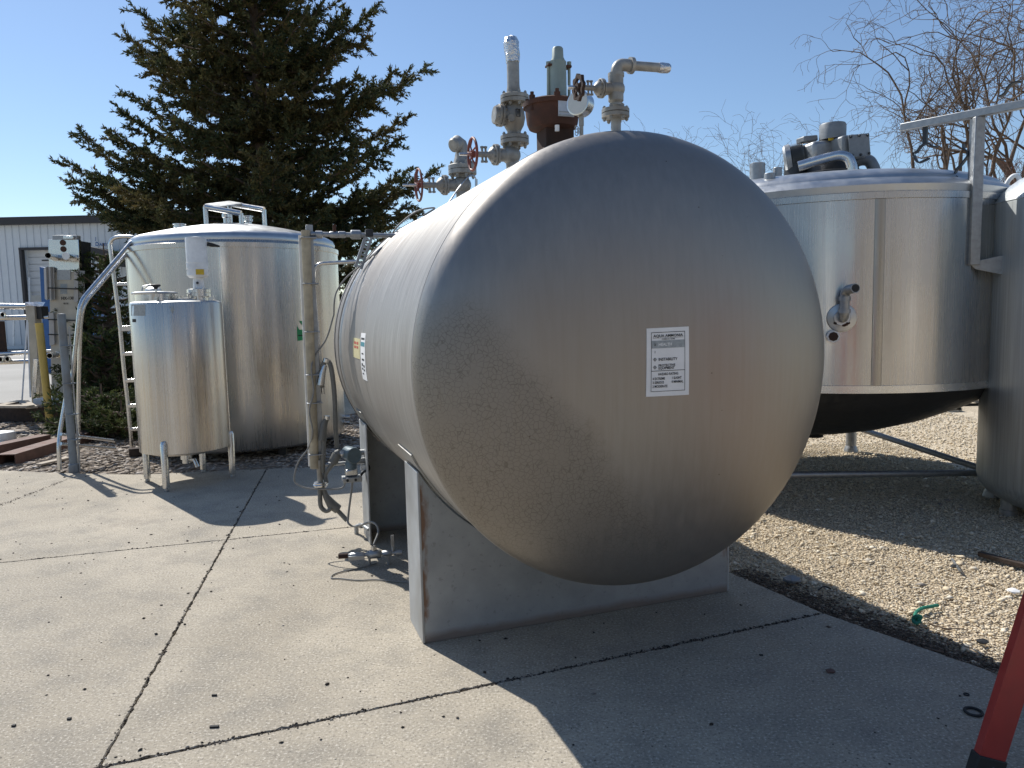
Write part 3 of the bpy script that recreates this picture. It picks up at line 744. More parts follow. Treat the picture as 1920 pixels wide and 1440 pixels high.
mb = MB(); mb.lathe([(.050, 0), (.050, .015), (.0475, .02), (.0475, .20)], PT(1046, 190, t), tup, 26); sg = mb.build('sight_cylinder', MATS['float_green'], tank)
for px in (1028, 1067):
    q0, q1 = PT(px, 192, t), PT(px, 122, t); mb = MB(); mb.cyl(q0, q1, .0085, n=10); mb.cyl(q1, q1 + tup * .016, .013, n=6); mb.build('tie_rod', MATS['float_green'], sg)
mb = MB(); mb.box(PT(1047, 125, t), (.135, .05, .012), (tsx, tax, tup)); mb.build('yoke_plate', MATS['rust'], sg, bevel=.003)
mb = MB(); mb.lathe([(.046, 0), (.043, .02), (.031, .045), (.029, .09), (.024, .097), (0, .099)], PT(1046, 125, t), tup, 24); mb.build('cap', MATS['float_green'], sg)
mb = MB(); q = PT(1028, 256, t) - tax * .12; mb.lathe([(.013, 0), (.013, .03)], q, tup, 6); mb.build('nut', MATS['white_paint'], flo)
# relief column
t = 1.53
b2, cc, ax_ = gate_valve(958, 291, 886, 289, 861, t, .052, 29)
rc = riser('relief_riser', [TW(0, t, TZ + TR - .02), PT(960, 265, t)], .040, vp, tank)
mb = MB(); flange(mb, PT(965, 263, t), tup, .088, .026, 8, .011); mb.build('flange', MATS[vp], rc)
mb = MB(); mb.lathe([(.043, 0), (.043, .025), (.062, .06), (.071, .10), (.066, .145), (.046, .18), (.043, .215)], PT(964, 254, t), tup, 26); cv = mb.build('check_valve', MATS[vp], tank)
q = PT(963, 220, t); a_ = (-tsx + tup * .06).normalized()
mb = MB(); mb.lathe([(.052, .02), (.052, .075)], q, a_, 22); flange(mb, q + a_ * .088, a_, .066, .016, 6, .010); mb.lathe([(.06, .10), (.052, .128), (.0, .130)], q, a_, 10); mb.build('side_cover', MATS[vp], cv)
qq = q - tax * .066; mb = MB(); mb.lathe([(.022, 0), (.022, .016)], q - tax * .055 - tsx * .04 - tup * .022, -tax, 14); mb.build('plug', MATS[vp], cv)
mb = MB(); qf = q - tax * .070 + tsx * .004 + tup * .01
for (x0, x1, z0, z1) in ((-.014, -.011, -.02, .022), (.011, .014, -.02, .022), (-.014, .014, -.022, -.019), (-.014, .014, .020, .023), (-.0025, .0025, -.012, .014)): mb.box(qf + tsx * (x0 + x1) / 2 + tup * (z0 + z1) / 2, (x1 - x0, .008, z1 - z0), (tsx, tax, tup))
mb.build('cast_mark', MATS['dark_steel'], cv)
mb = MB(); flange(mb, PT(965, 187, t), tup, .088, .026, 8, .011); fl = mb.build('flange', MATS[vp], cv)
mb = MB(); mb.lathe([(.045, 0), (.039, .05), (.038, .06), (.038, .29)], PT(963, 178, t), tup, 24); rp = mb.build('relief_pipe', MATS[vp], tank)
top = PT(960, 98, t); mb = MB(); mb.lathe([(.041, -.06), (.045, -.02), (.047, .02), (.046, .055), (.034, .085), (.012, .095), (0, .095)], top, (tup - tsx * .06), 18)
mb.v = [tuple(Vector(p) + Vector((random.gauss(0, .0025), random.gauss(0, .0025), random.gauss(0, .0025)))) for p in mb.v]; mb.build('foil_cap', MATS['foil'], rp, angle=20)
# rear column with gooseneck
t = 2.70
b3, cc, ax_ = gate_valve(866, 347, 785, 347, 755, t, .062, 29)
rr = riser('filling_riser', [TW(0, t, TZ + TR - .02), PT(866, 325, t)], .046, vp, tank)
mb = MB(); flange(mb, PT(867, 319, t), tup, .108, .036, 8, .013); mb.build('flange', MATS[vp], rr)
p0 = PT(868, 311, t); p1 = PT(866, 296, t); mb = MB(); mb.tube([p0, p1, PT(867, 283, t), PT(863, 271, t), PT(856, 268, t) - tax * .02, PT(850, 274, t) - tax * .05], [.085, .056, .052, .052, .052, .050], 22); gn = mb.build('gooseneck', MATS[vp], tank)
mb = MB(); mb.lathe([(.052, -.01), (.054, .03), (.04, .045), (0, .047)], PT(853, 273, t) - tax * .04, (-tsx - tax * .6 - tup * .35), 18); mb.build('end_plug', MATS[vp], gn)
# thin copper sensing line looping over the shell
mb = MB(); pts = [PT(893, 352, 2.6), PT(891, 333, 2.6), PT(880, 330, 2.6), PT(862, 350, 2.55), PT(838, 385, 2.5)]
mb.tube(smoothpath(pts, 8), .006, 7); mb.cyl(PT(893, 356, 2.6), PT(893, 336, 2.6), .010, n=8); mb.build('sensing_line', MATS['steel_tube'], tank)
pts = [PS(838, 391, -.42), PS(800, 392, -.62), PS(765, 408, -.80)]
pts = [TW(-.40, 2.30, TZ + .925), PT(815, 390, 2.32), PT(780, 397, 2.35), PT(745, 425, 2.42), PT(727, 452, 2.42)]
q = shell_pt(705, 482); pts += [q + Vector((-.012, -.012, .012))]
mb = MB(); mb.tube(smoothpath(pts, 8), .006, 7); mb.build('sensing_line', MATS['cable_grey'], tank)

# ------------------------------------------------------------------ level column beside the tank
t = 2.32
gb0 = PT(597, 895, t); lg = thing('level_column', (gb0.x, gb0.y, 0), 'tall insulated level gauge column with a blue transmitter hanging beside the tank', 'gauge')
a0, a1 = PT(573, 432, t), PT(590, 878, t); b0, b1_ = PT(578, 421, t), PT(600, 868, t)
xa = (a1 - a0).normalized()
mb = MB(); mb.tube([a0, a1], .031, 12); mb.tube([a0, a1], .020, 12) if 0 else None; ins = mb.build('insulated_tube', MATS['insulation'], lg)
off = tsx * .035 + tax * .03
mb = MB(); mb.bar(PT(580, 421, t) + tax * .03, PT(602, 866, t) + tax * .03, .045, .045, tsx); chn = mb.build('channel', MATS['galvanised'], lg, bevel=.003)
mb = MB(); mb.bar(PT(569, 440, t) + tax * .05, PT(588, 876, t) + tax * .05, .02, .06, tsx); mb.build('back_strip', MATS['white_paint'], lg)
for f_ in (.03, .22, .42, .60, .72, .94):
    c = a0.lerp(a1, f_); mb = MB(); mb.box(c + off * .5, (.105, .10, .008), (tsx, tax, tup)); mb.build('clamp', MATS['galvanised'], lg, bevel=.003)
mb = MB(); mb.tube([PT(598, 862, t), PT(601, 912, t)], .020, 12); st = mb.build('stub_pipe', MATS[vp], lg)
mb = MB(); fl_c = PT(601, 908, t); mb.lathe([(.042, -.018), (.046, -.014), (.046, .014), (.042, .018)], fl_c, tup, 20); mb.torus(fl_c, tup, .046, .006, 24, 6); mb.build('clamp_ring', MATS['steel_tube'], st)
# top pipe to the tank
pa, pb = PT(582, 439, t), PT(745, 442, t); e1 = PT(765, 445, t) 
sx_, tt_, zz_ = loc(pb); hit = TW(-math.sqrt(max(0, TR * TR - (zz_ - TZ) ** 2)) + .05, t, zz_)
mb = MB(); mb.tube([pa, hit], .0165, 12); tp = mb.build('top_pipe', MATS['galvanised'], lg)
d_ = (pb - pa).normalized()
for px, r, w in ((598, .026, .05), (626, .022, .06), (641, .023, .05), (667, .032, .07)):
    mb = MB(); c = PT(px, 440, t); mb.lathe([(r * .8, -w * .5), (r, -w * .4), (r, w * .4), (r * .8, w * .5)], c, d_, 8 if px > 650 else 14); mb.build('pipe_fitting', MATS['galvanised'], tp)
mb = MB(); c = PT(627, 434, t); mb.tube([c, PT(627, 421, t)], .012, 8); mb.build('pipe_plug', MATS['rust'], tp)
# perforated strut
s0, s1 = PT(692, 440, t) - tax * .03, PT(671, 503, t) - tax * .03; ux = (s1 - s0).normalized(); side = ux.cross(tax).normalized(); L = (s1 - s0).length
mb = MB()
for sg in (-1, 1): mb.box((s0 + s1) / 2 + side * sg * .0185, (.016, L, .004), (side, ux, tax)); mb.box((s0 + s1) / 2 + side * sg * .0265 + tax * .018, (.004, L, .04), (side, ux, tax))
nh = 9
for k in range(nh): mb.box(s0 + ux * (L * (k + .5) / nh), (.022, L / nh * .45, .004), (side, ux, tax))
mb.build('perforated_strut', MATS['galvanised'], lg)
mb = MB(); mb.box(PT(691, 438, t) - tax * .02, (.05, .05, .05), (tsx, tax, tup)); mb.build('strut_clamp', MATS['dark_steel'], lg, bevel=.004)
# bent tube from the column to the strut
mb = MB(); mb.tube(bend([PT(588, 530, t) + tax * .04, PT(590, 494, t) + tax * .04, PT(670, 490, t) + tax * .01], .16, 12), .013, 10); mb.tube([PT(588, 530, t) + tax * .04, PT(607, 740, t) + tax * .05], .013, 10); mb.build('bent_tube', MATS['steel_tube'], lg)
# hoses
def hose(pts, r, mat='hose_grey', name='hose'):
    mb = MB(); mb.tube(smoothpath(pts, 10), r, 10); return mb.build(name, MATS[mat], lg)
H1 = lambda x, y, dt=0.0: PT(x, y, t + dt)
hose([H1(604, 726, .02), H1(603, 700, .0), H1(607, 682, -.02), H1(613, 676, -.03), H1(621, 690, -.03), H1(627, 740, -.02), H1(629, 800, 0), H1(632, 838, .03)], .0165)
hose([H1(605, 886), H1(606, 850, -.02), H1(609, 800, -.02), H1(613, 784, -.02)], .0165)
hose([H1(612, 905, .0), H1(610, 890, 0), H1(622, 872, -.03), H1(632, 857, -.03), H1(641, 851, -.03)], .0155)
mb = MB(); mb.tube([H1(601, 722, -.02), H1(604, 700, -.02), H1(609, 684, -.02)], [.026, .024, .016], 10); mb.lathe([(.024, -.012), (.024, .012)], H1(612, 676, -.03), (.3, 0, 1), 10); mb.lathe([(.022, -.012), (.022, .012)], H1(613, 783, -.02), (.1, 0, 1), 10); mb.build('hose_fitting', MATS['steel_tube'], lg)
mb = MB(); mb.tube([H1(603, 826, -.03), H1(606, 796, -.03), H1(610, 786, -.03)], [.022, .02, .013], 10); mb.build('hose_fitting', MATS['hose_grey'], lg)
mb = MB(); mb.tube([H1(623, 868, -.03), H1(632, 852, -.03)], [.03, .034], 10); mb.lathe([(.028, -.014), (.028, .014)], H1(634, 850, -.03), (1, 0, .4), 10); mb.build('conduit_body', MATS['hose_grey'], lg)
# transmitter
tc = H1(657, 851, -.05); fa = (-tax * .9 + tsx * .25 - tup * .05).normalized()
mb = MB(); mb.lathe([(.03, -.062), (.046, -.055), (.050, -.03), (.050, .045), (.056, .047), (.056, .066), (.050, .070), (.047, .066), (.044, .066), (0, .067)], tc, fa, 30); mb.lathe([(.040, -.105), (.040, -.06), (.034, -.05), (.034, 0)], tc, tup, 22); tr = mb.build('transmitter', MATS['transmitter_paint'], lg)
tr['label'] = 'round blue grey pressure transmitter'
mb = MB(); mb.box(tc - tup * .128, (.085, .075, .05), (tsx, tax, tup)); mb.build('sensor_block', MATS['steel_tube'], tr, bevel=.01)
mb = MB(); mb.box(tc - tup * .172 - tax * .015, (.13, .10, .035), (tsx, tax, tup)); vb = mb.build('valve_block', MATS['galvanised'], tr, bevel=.004)
mb = MB()
for dx in (-.035, .02): mb.lathe([(.009, 0), (.009, .006)], tc - tup * .172 - tax * .066 + tsx * dx, -tax, 12)
mb.build('port', MATS['black_rubber'], tr)
mb = MB(); c0 = tc - tup * .0 - tsx * .05; mb.tube([c0, H1(634, 850, -.03)], .014, 10); mb.lathe([(.02, -.012), (.02, .012)], H1(641, 850, -.04), tsx, 6); mb.build('conduit_fitting', MATS['steel_tube'], lg)
mb = MB(); mb.tube([H1(604, 872), H1(640, 869, -.02), H1(685, 864, .0), TW(-.84, t, loc(H1(690, 863))[2])], .013, 10); mb.lathe([(.022, -.03), (.022, .03)], H1(676, 864, 0), tsx, 8); mb.lathe([(.02, -.02), (.02, .02)], H1(620, 871, 0), tsx, 8); mb.build('cross_pipe', MATS['galvanised'], lg)
mb = MB(); mb.tube([H1(672, 849, 0), TW(-.84, t, loc(H1(690, 848))[2])], .014, 10); mb.lathe([(.022, -.022), (.022, .022)], H1(678, 848, 0), tsx, 8); mb.build('pipe_nipple', MATS['galvanised'], lg)
mb = MB(); mb.tube(smoothpath([tc - tup * .165 + tsx * .06, H1(682, 885, -.06), H1(692, 880, -.06), H1(690, 872, -.04), H1(683, 873, 0)], 8), .008, 8); mb.build('cable_loop', MATS['black_rubber'], lg)
mb = MB(); mb.box(H1(683, 876, -.02), (.05, .04, .04), (tsx, tax, tup)); mb.build('bracket', MATS['white_paint'], lg, bevel=.004)
# capillary tubes
hose([H1(648, 888, -.06), H1(648, 902, -.06), H1(640, 915, -.05), H1(610, 917, -.05), H1(575, 915, -.02), H1(554, 905, 0), H1(552, 890, 0), H1(560, 865, 0), H1(578, 840, 0), H1(586, 810, -.05), H1(580, 770, -.05), H1(588, 735, -.05), H1(584, 690, -.04), H1(592, 665, 0), H1(612, 635, .02), H1(626, 590, .05)], .0055, 'cable_grey', 'capillary')
q = shell_pt(641, 548)
hose([H1(626, 590, .05), H1(627, 565, .05), H1(632, 545, .08), H1(650, 520, .08), H1(680, 495, .08), H1(712, 466, .08), H1(728, 450, .08)], .0055, 'cable_grey', 'capillary')
mz = G(700, 1038, .075)
hose([H1(663, 888, -.06), H1(659, 920, -.06), H1(653, 968, -.06), H1(654, 982, -.08), H1(668, 987, -.12), mz + Vector((-.03, .16, .16)), mz + Vector((.02, .10, .12)), mz + Vector((0, .02, .05))], .0075, 'cable_grey', 'capillary')
hose([H1(600, 912), H1(600, 930), H1(602, 950), H1(612, 958, -.01), H1(622, 952, -.02)], .016)
mb = MB(); mb.tube([H1(606, 915), H1(611, 930), H1(622, 946), H1(634, 955)], [.013, .022, .036, .034], 10); mb.tube([H1(632, 956), H1(651, 976, -.03)], .016, 10); mb.build('conduit_body', MATS['hose_grey'], lg)
# pipe stub near the rear saddle foot
mb = MB(); q0 = G(668, 986, .06); q1 = TW(-.88, 2.24, .10); mb.tube([q0, (q0 + q1) / 2 + tup * .02, q1], .012, 8); mb.lathe([(.02, -.02), (.02, .02)], q0 + (q1 - q0) * .4 + tup * .012, q1 - q0, 6); mb.tube([q0, q0 - tup * .06], .016, 8); mb.build('drain_stub', MATS['galvanised'], lg)
# drain manifold close to the ground
mf = thing('drain_manifold', (mz.x, mz.y, 0), 'low pipe manifold with a small lever valve lying at the rear saddle', 'valve')
ml, mr = G(636, 1043, .075), G(748, 1036, .075); md = (mr - ml).normalized()
mb = MB(); mb.tube([ml, mr], .0125, 12); mb.lathe([(.02, -.02), (.02, .02)], mr, md, 12); mp = mb.build('pipe', MATS['galvanised'], mf)
mb = MB(); mb.tube([ml - md * .005, ml + md * .055], .0165, 10); mb.build('threaded_end', MATS['rust_dark'], mf)
for f_, r, w in ((.30, .019, .09), (.60, .030, .075), (.52, .026, .04), (.80, .02, .06)):
    mb = MB(); c = ml.lerp(mr, f_); mb.lathe([(r * .8, -w / 2), (r, -w * .4), (r, w * .4), (r * .8, w / 2)], c, md, 8); mb.build('fitting', MATS['galvanised'], mf)
c = ml.lerp(mr, .58); mb = MB(); mb.tube([c, c + tup * .055], .015, 8); mb.lathe([(.019, .03), (.019, .05)], c, tup, 6); mb.build('upper_port', MATS['steel_tube'], mf)
c = ml.lerp(mr, .90); lv = G(739, 1010, .15); lv = c + tup * .115; mb = MB(); mb.box((c + lv) / 2 + tup * .015, (.02, .006, .09), (tsx, tax, tup)); mb.cyl(c, c + tup * .04, .009, n=8); mb.build('lever', MATS['galvanised'], mf, bevel=.001)
c = ml.lerp(mr, .28) - tup * .012 - tax * .02; mb = MB(); mb.box(c, (.10, .012, .028), (md, tax, tup)); mb.build('lever', MATS['galvanised'], mf, bevel=.002)
for f_ in (.5, .82): mb = MB(); mb.cyl(ml.lerp(mr, f_), Vector((*ml.lerp(mr, f_).xy, 0)), .009, n=6); mb.build('foot', MATS['galvanised'], mf)
pts = [G(x, y, .006) for x, y in ((706, 1056), (670, 1066), (640, 1072), (624, 1078), (622, 1084), (640, 1085), (670, 1088), (705, 1087), (740, 1090), (765, 1092), (795, 1096))]
mb = MB(); mb.tube(smoothpath(pts, 6), .004, 6); tag(mb.build('loose_wire', MATS['cable_grey']), 'thin grey wire looped on the concrete beside the saddles', 'wire')
# ------------------------------------------------------------------ small agitator tank
SC = Vector((-3.235, 7.225, 0)); SR = .412; sd_ = SC.length
small = thing('mixing_tank', SC, 'slim shiny stainless mixing tank on four legs with a white motor on top', 'tank')
zt = AD(330, 566, sd_ - SR).z; zb = .345
mb = MB(); mb.lathe([(SR - .004, zb - .004), (SR, zb), (SR, zb + .004), (SR, zb + .4), (SR, zb + .8), (SR, zt - .012), (SR - .006, zt)], SC, tup, 96, cap=False); mb.build('shell', MATS['steel_polished'], small)
mb = MB(); mb.lathe([(SR - .003, zb), (SR * .8, zb - .03), (SR * .3, zb - .06), (.03, zb - .065)], SC, tup, 64); mb.build('bottom_dish', MATS['steel_polished'], small)
mb = MB(); mb.lathe([(SR - .005, zt), (SR * .93, zt + .012), (SR * .5, zt + .018), (.02, zt + .022)], SC, tup, 64); mb.build('top_dish', MATS['steel_dome'], small)
for px, py in ((320, 918), (276, 903), (386, 883), (431, 895)):
    g = G(px, py); d = (g - SC); d.z = 0; g = SC + d.normalized() * (SR + .005)
    mb = MB(); mb.lathe([(.024, .03), (.033, .034), (.033, .44), (.020, .47), (0, .475)], g, tup, 18); lgo = mb.build('leg', MATS['steel_tube'], small)
    mb = MB(); mb.lathe([(.022, 0), (.024, .006), (.016, .035)], g, tup, 12); mb.build('foot', MATS['galvanised'], lgo)
dist = sd_ - .1
def SP(px, py, dd=0.0): return AD(px, py, sd_ + dd)
c = SP(291, 566); mw = MB(); mw.lathe([(.175, -.02), (.175, .085)], Vector((c.x, c.y, zt)), tup, 48); man = mw.build('manway_neck', MATS['steel_tube'], small)
cm = Vector((c.x, c.y, zt + .085)); mb = MB(); mb.lathe([(.176, -.004), (.202, -.002), (.204, .008), (.198, .016), (.175, .022), (.03, .030), (0, .030)], cm, tup, 48); lid = mb.build('manway_lid', MATS['steel_dome'], man)
mb = MB(); mb.tube([cm + Vector((-.08, -.08, .03)), cm + Vector((-.07, -.08, .07)), cm + Vector((0, -.08, .085)), cm + Vector((.05, -.08, .07)), cm + Vector((.06, -.08, .03))], .008, 8); mb.lathe([(.075, .02), (.07, .05), (.03, .075), (0, .078)], cm + Vector((-.02, .02, 0)), tup, 24); mb.build('lid_boss', MATS['steel_dome'], man)
k0 = cm + Vector((.095, -.17, -.05)); mb = MB(); mb.cyl(k0 - tup * .02, k0 + tup * .13, .008, n=10); mb.box(k0, (.035, .03, .04)); mb.build('swing_bolt', MATS['steel_tube'], man)
mb = MB(); mb.lathe([(.012, .09), (.02, .105), (.042, .118), (.045, .13), (.03, .138), (0, .14)], k0, tup, 12); mb.build('clamp_knob', MATS['black_rubber'], man)
# agitator drive
c = SP(374, 560); c = Vector((c.x, c.y, zt)); mpx = mpp(c)
def hz(py): return SP(374, py).z
mb = MB(); z0 = hz(562) + .0
mb.lathe([(.085, zt - .01), (.085, hz(556)), (.112, hz(556)), (.112, hz(551)), (.10, hz(551)), (.10, hz(549)), (.112, hz(549)), (.112, hz(543)), (.07, hz(541))], Vector((c.x, c.y, 0)), tup, 32)
for k in range(8):
    a = k * .785; q = Vector((c.x + .095 * math.cos(a), c.y + .095 * math.sin(a), 0)); mb.cyl(q + tup * hz(558), q + tup * hz(540), .008, n=6)
drive = mb.build('drive_flange', MATS['steel_tube'], small)
mb = MB(); mb.lathe([(.052, hz(541)), (.050, hz(530)), (.045, hz(522)), (.045, hz(518))], Vector((c.x, c.y, 0)), tup, 24); mb.build('drive_neck', MATS['white_paint'], small)
mb = MB(); q = SP(371, 531) - Vector((-.02, .055, 0)); mb.lathe([(.012, 0), (.012, .02)], q, (.3, -1, 0), 12); mb.build('neck_port', MATS['dark_steel'], drive)
r = 18.7 * mpx; mb = MB(); mb.lathe([(r * .8, hz(521)), (r * 1.02, hz(517)), (r * 1.03, hz(493)), (r, hz(491)), (r, hz(449)), (r * .96, hz(446)), (r * .2, hz(444)), (0, hz(444))], Vector((c.x, c.y, 0)), tup, 40)
mb.torus(Vector((c.x, c.y, hz(505))), tup, r * 1.03, .004, 36, 6); mb.torus(Vector((c.x, c.y, hz(493))), tup, r * 1.02, .004, 36, 6); mot = mb.build('motor', MATS['white_paint'], small); mot['label'] = 'white upright motor with chipped paint'
def motor_pt(u, v, off): a = -1.9 + u * 1.1; return Vector((c.x + (r * 1.03 + off) * math.cos(a), c.y + (r * 1.03 + off) * math.sin(a), hz(516) + (hz(506) - hz(516)) * v))
slabpatch(lambda u, v, o_: Vector((c.x + (r * 1.03 + o_) * math.cos(-1.35 + u * .75), c.y + (r * 1.03 + o_) * math.sin(-1.35 + u * .75), hz(516) + (hz(506) - hz(516)) * v)), 0, 1, 0, 1, .0005, .002, 'warning_sticker', MATS['yellow_tape'], mot, 6, 2)
mb = MB(); mb.tube([SP(388, 457), SP(398, 459), SP(412, 462)], [.022, .02, .008], 8); mb.build('cable_stub', MATS['black_rubber'], mot)
# drive base plate with clamp bolts on the left of the flange
mb = MB(); q = SP(346, 560, -.05); q.z = zt
mb.lathe([(.11, .01), (.115, .03), (.115, .04), (.05, .045)], q, tup, 28)
for k in range(9): a = k * .7; mb.lathe([(.014, .03), (.014, .065)], q + Vector((.095 * math.cos(a), .095 * math.sin(a), 0)), tup, 8)
mb.build('inspection_port', MATS['steel_tube'], small)
# drain
q = SP(352, 858); q = Vector((SC.x + .02, SC.y - .05, zb - .06)); mb = MB(); mb.lathe([(.055, .0), (.055, -.05), (.04, -.055), (.04, -.09)], q, tup, 20); dr = mb.build('drain_outlet', MATS['steel_tube'], small)
mb = MB(); mb.tube([q - tup * .06, q + Vector((.10, -.05, -.05)), q + Vector((.13, -.06, -.12))], .018, 8); mb.build('drain_valve', MATS['steel_tube'], dr)
# faint scrawl and badge on the shell
def on_small(px, py, off=.002):
    d = ray(px, py); a = d.x * d.x + d.y * d.y; b = -2 * (d.x * SC.x + d.y * SC.y); cc_ = SC.x ** 2 + SC.y ** 2 - (SR + off) ** 2
    k = (-b - math.sqrt(max(0, b * b - 4 * a * cc_))) / (2 * a); return CC + d * k
def on_cyl(C0, Rr):
    def fn(px, py, off=.002):
        d = ray(px, py); a = d.x * d.x + d.y * d.y; b = -2 * (d.x * C0.x + d.y * C0.y); cc_ = C0.x ** 2 + C0.y ** 2 - (Rr + off) ** 2
        k = (-b - math.sqrt(max(0, b * b - 4 * a * cc_))) / (2 * a); return CC + d * k
    return fn
def px_text(txt, x, y, size, sx, fn, name, mat, parent, slant=0):
    vs, fs = text_polys(txt, size); mb = MB(); mb.add([fn(x + v[0] * sx, y - v[1] + slant * v[0], .003) for v in vs], fs); return mb.build(name, mat, parent)
def px_rect(x0, y0, x1, y1, fn, mb=None, n=4, off=.003):
    mb = mb or MB(); return mb.add([fn(x0 + (x1 - x0) * i / n, y, off) for y in (y1, y0) for i in range(n + 1)], [(i, i + 1, n + 2 + i, n + 1 + i) for i in range(n)])
mb = px_rect(246, 571, 272, 592, on_small, off=.0015); mb.build('faded_scrawl', MATS['print_grey'], small)
mb = px_rect(248, 598, 254, 604, on_small)
mb.build('asset_tag', MATS['print_black'], small)
mb = MB(); mb.add([on_small(x, y, .003) for x, y in ((320, 578), (326, 578), (326, 583), (323, 588), (320, 583))], [(0, 1, 2, 3, 4)]); px_rect(317, 575, 326, 576, on_small, mb); mb.build('shield_badge', MATS['print_grey'], small)

# ------------------------------------------------------------------ big upright tank, left
BC = Vector((-3.45, 9.48, 0)); BR = 1.25; bd = BC.length
big = thing('upright_tank', BC, 'wide stainless upright tank with a domed top and tube bracket behind the slim tank', 'tank')
bz = lambda py, px=434: AD(px, py, bd - BR).z
z0, z1, z2 = .10, bz(463), bz(437)
mb = MB(); mb.lathe([(BR - .03, z0 - .02), (BR - .004, z0), (BR, z0 + .01)] + [(BR, z0 + (z1 - z0) * k / 5) for k in range(1, 6)], BC, tup, 160, cap=False); bsh = mb.build('shell', MATS['steel_streaked'], big)
mb = MB(); mb.lathe([(BR, z1), (BR + .012, z1 + .002), (BR + .012, z1 + .055), (BR - .02, z1 + .07), (BR - .035, z1 + .09)], BC, tup, 160, cap=False); mb.build('rim_band', MATS['steel_polished'], big)
ztop = AD(434, 419, bd).z
zr = z1 + .09; mb = MB(); mb.lathe([(BR - .035, zr), (BR - .03, zr + .03), (BR - .05, zr + .075), (BR - .11, zr + .11)] + [(max(.001, (BR - .11) * math.cos(a)), zr + .11 + (ztop - zr - .11) * (1 - math.cos(a) ** 1.5)) for a in [math.pi / 2 * k / 14 for k in range(1, 15)]], BC, tup, 128, cap=False); mb.build('dome', MATS['steel_dome'], big)
mb = MB(); mb.lathe([(BR - .01, z0), (.3, z0 - .05), (0, z0 - .05)], BC, tup, 64); mb.build('underside', MATS['dark_steel'], big)
for k in range(6):
    a = k * 1.047 + .2; q = BC + Vector((math.cos(a), math.sin(a), 0)) * (BR - .2); mb = MB(); mb.cyl(q - tup * .04, q + tup * .10, .05, n=12); mb.build('foot', MATS['dark_steel'], big)
for a in (-1.36, -.55, -2.5):     # vertical sheet seams
    vs = []; mb = MB(); mb.add([BC + Vector((math.cos(a + da) * (BR + o_), math.sin(a + da) * (BR + o_), z)) for da, o_ in ((-.004, .0005), (0, .0035), (.004, .0005)) for z in (z0 + .02, z1)], [(0, 1, 3, 2), (2, 3, 5, 4)]); mb.build('vertical_seam', MATS['steel_tube'], bsh)
# top bracket
tz = ztop + .03
def BP(px, py, dd=0.0): return AD(px, py, bd + dd)
f0, f1, f2, f3 = BP(384, 386, -.15), BP(430, 382, -.30), BP(495, 393, -.15), BP(453, 397, -.35)
f1 = BP(430, 382, .1); f3 = BP(452, 400, -.45); f0 = BP(385, 388, -.3)
mb = MB(); mb.tube([f0, f3], .034, 12); mb.tube([f1, f2], .034, 12); mb.tube([f0, f1], .030, 12); mb.tube([f3, f2], .02, 12) if 0 else None; br = mb.build('top_frame', MATS['steel_tube'], big)
mb = MB(); mb.add([f0 + tup * .03, f1 + tup * .03, f1.lerp(f2, .4) + tup * .03, f0.lerp(f3, .4) + tup * .03, f0 + tup * .037, f1 + tup * .037, f1.lerp(f2, .4) + tup * .037, f0.lerp(f3, .4) + tup * .037], [(0, 1, 2, 3), (4, 5, 6, 7), (0, 1, 5, 4), (1, 2, 6, 5), (2, 3, 7, 6), (3, 0, 4, 7)]); mb.build('top_plate', MATS['steel_dome'], br)
for f_ in (f0, f1, f2, f3):
    mb = MB(); mb.cyl(f_, Vector((f_.x, f_.y, ztop - .10)), .027, n=12); mb.build('frame_leg', MATS['steel_tube'], br)
for px, py, r, prof_ in ((425, 420, .05, 1), (466, 421, .055, 2), (337, 428, .07, 3)):
    q = BP(px, py, -.1); q.z -= .06; h = BP(px, {425: 393, 466: 405, 337: 420}[px], -.1).z - q.z
    mb = MB(); mb.lathe([(r * .7, 0), (r * .7, h * .55), (r, h * .6), (r, h * .75), (r * .85, h * .78), (r * .85, h * .9), (r * 1.1, h * .92), (r * 1.1, h), (0, h)], q, tup, 20); mb.build('nozzle', MATS['steel_tube'], big)
mb = MB(); q = BP(283, 446, -.3); mb.cyl(q - tup * .1, q + tup * .05, .02, n=10); mb.build('lug', MATS['steel_tube'], big)
for px, py in ((652, 782), (652, 792)):
    q = AY(px, py, 9.6); mb = MB(); mb.cyl(q + Vector((-.15, 0, 0)), q + Vector((.03, 0, 0)), .03, n=12); mb.build('side_nozzle', MATS['steel_tube'], big)
on_big = on_cyl(BC, BR)
for poly in (((557, 611), (561, 618), (570, 618), (570, 638), (558, 639)), ((561, 602), (569, 601), (569, 612), (565, 608))):
    mb = MB(); n_ = len(poly); mb.add([on_big(x, y, .003) for x, y in poly], [tuple(range(n_))]); mb.build('green_tape', MATS['green_tape'], big)
px_rect(559, 628, 568, 630, on_big, off=.0045).build('tape_print', MATS['print_black'], big)
# ladder on the tank's left flank
LD = 9.25
lad = thing('tank_ladder', AY(246, 800, LD).xy.to_3d(), 'narrow stainless ladder hooked over the wide domed tank', 'ladder')
def LP(px, py, dd=0.0): return AY(px, py, LD + dd)
railA = [LP(247, 842), LP(240, 760), LP(232, 690), LP(224, 600), LP(215, 530), LP(208, 475), LP(206, 455), LP(213, 446), LP(230, 443), LP(248, 444), LP(262, 449)]
mb = MB(); mb.tube(bend(railA, .1, 5), .0235, 10); mb.build('rail', MATS['steel_tube'], lad)
off_ = Vector((.42, .15, 0)); mb = MB(); mb.tube(bend([p + off_ for p in railA], .1, 5), .0235, 10); mb.build('rail', MATS['steel_tube'], lad)
for px, py, w in ((212, 533, .04), (222, 616, .07), (230, 664, .045), (236, 714, .045), (240, 761, .05), (244, 805, .04)):
    p = LP(px, py); mb = MB(); mb.bar(p, p + off_, .05, w); mb.build('rung', MATS['steel_tube'], lad, bevel=.006)
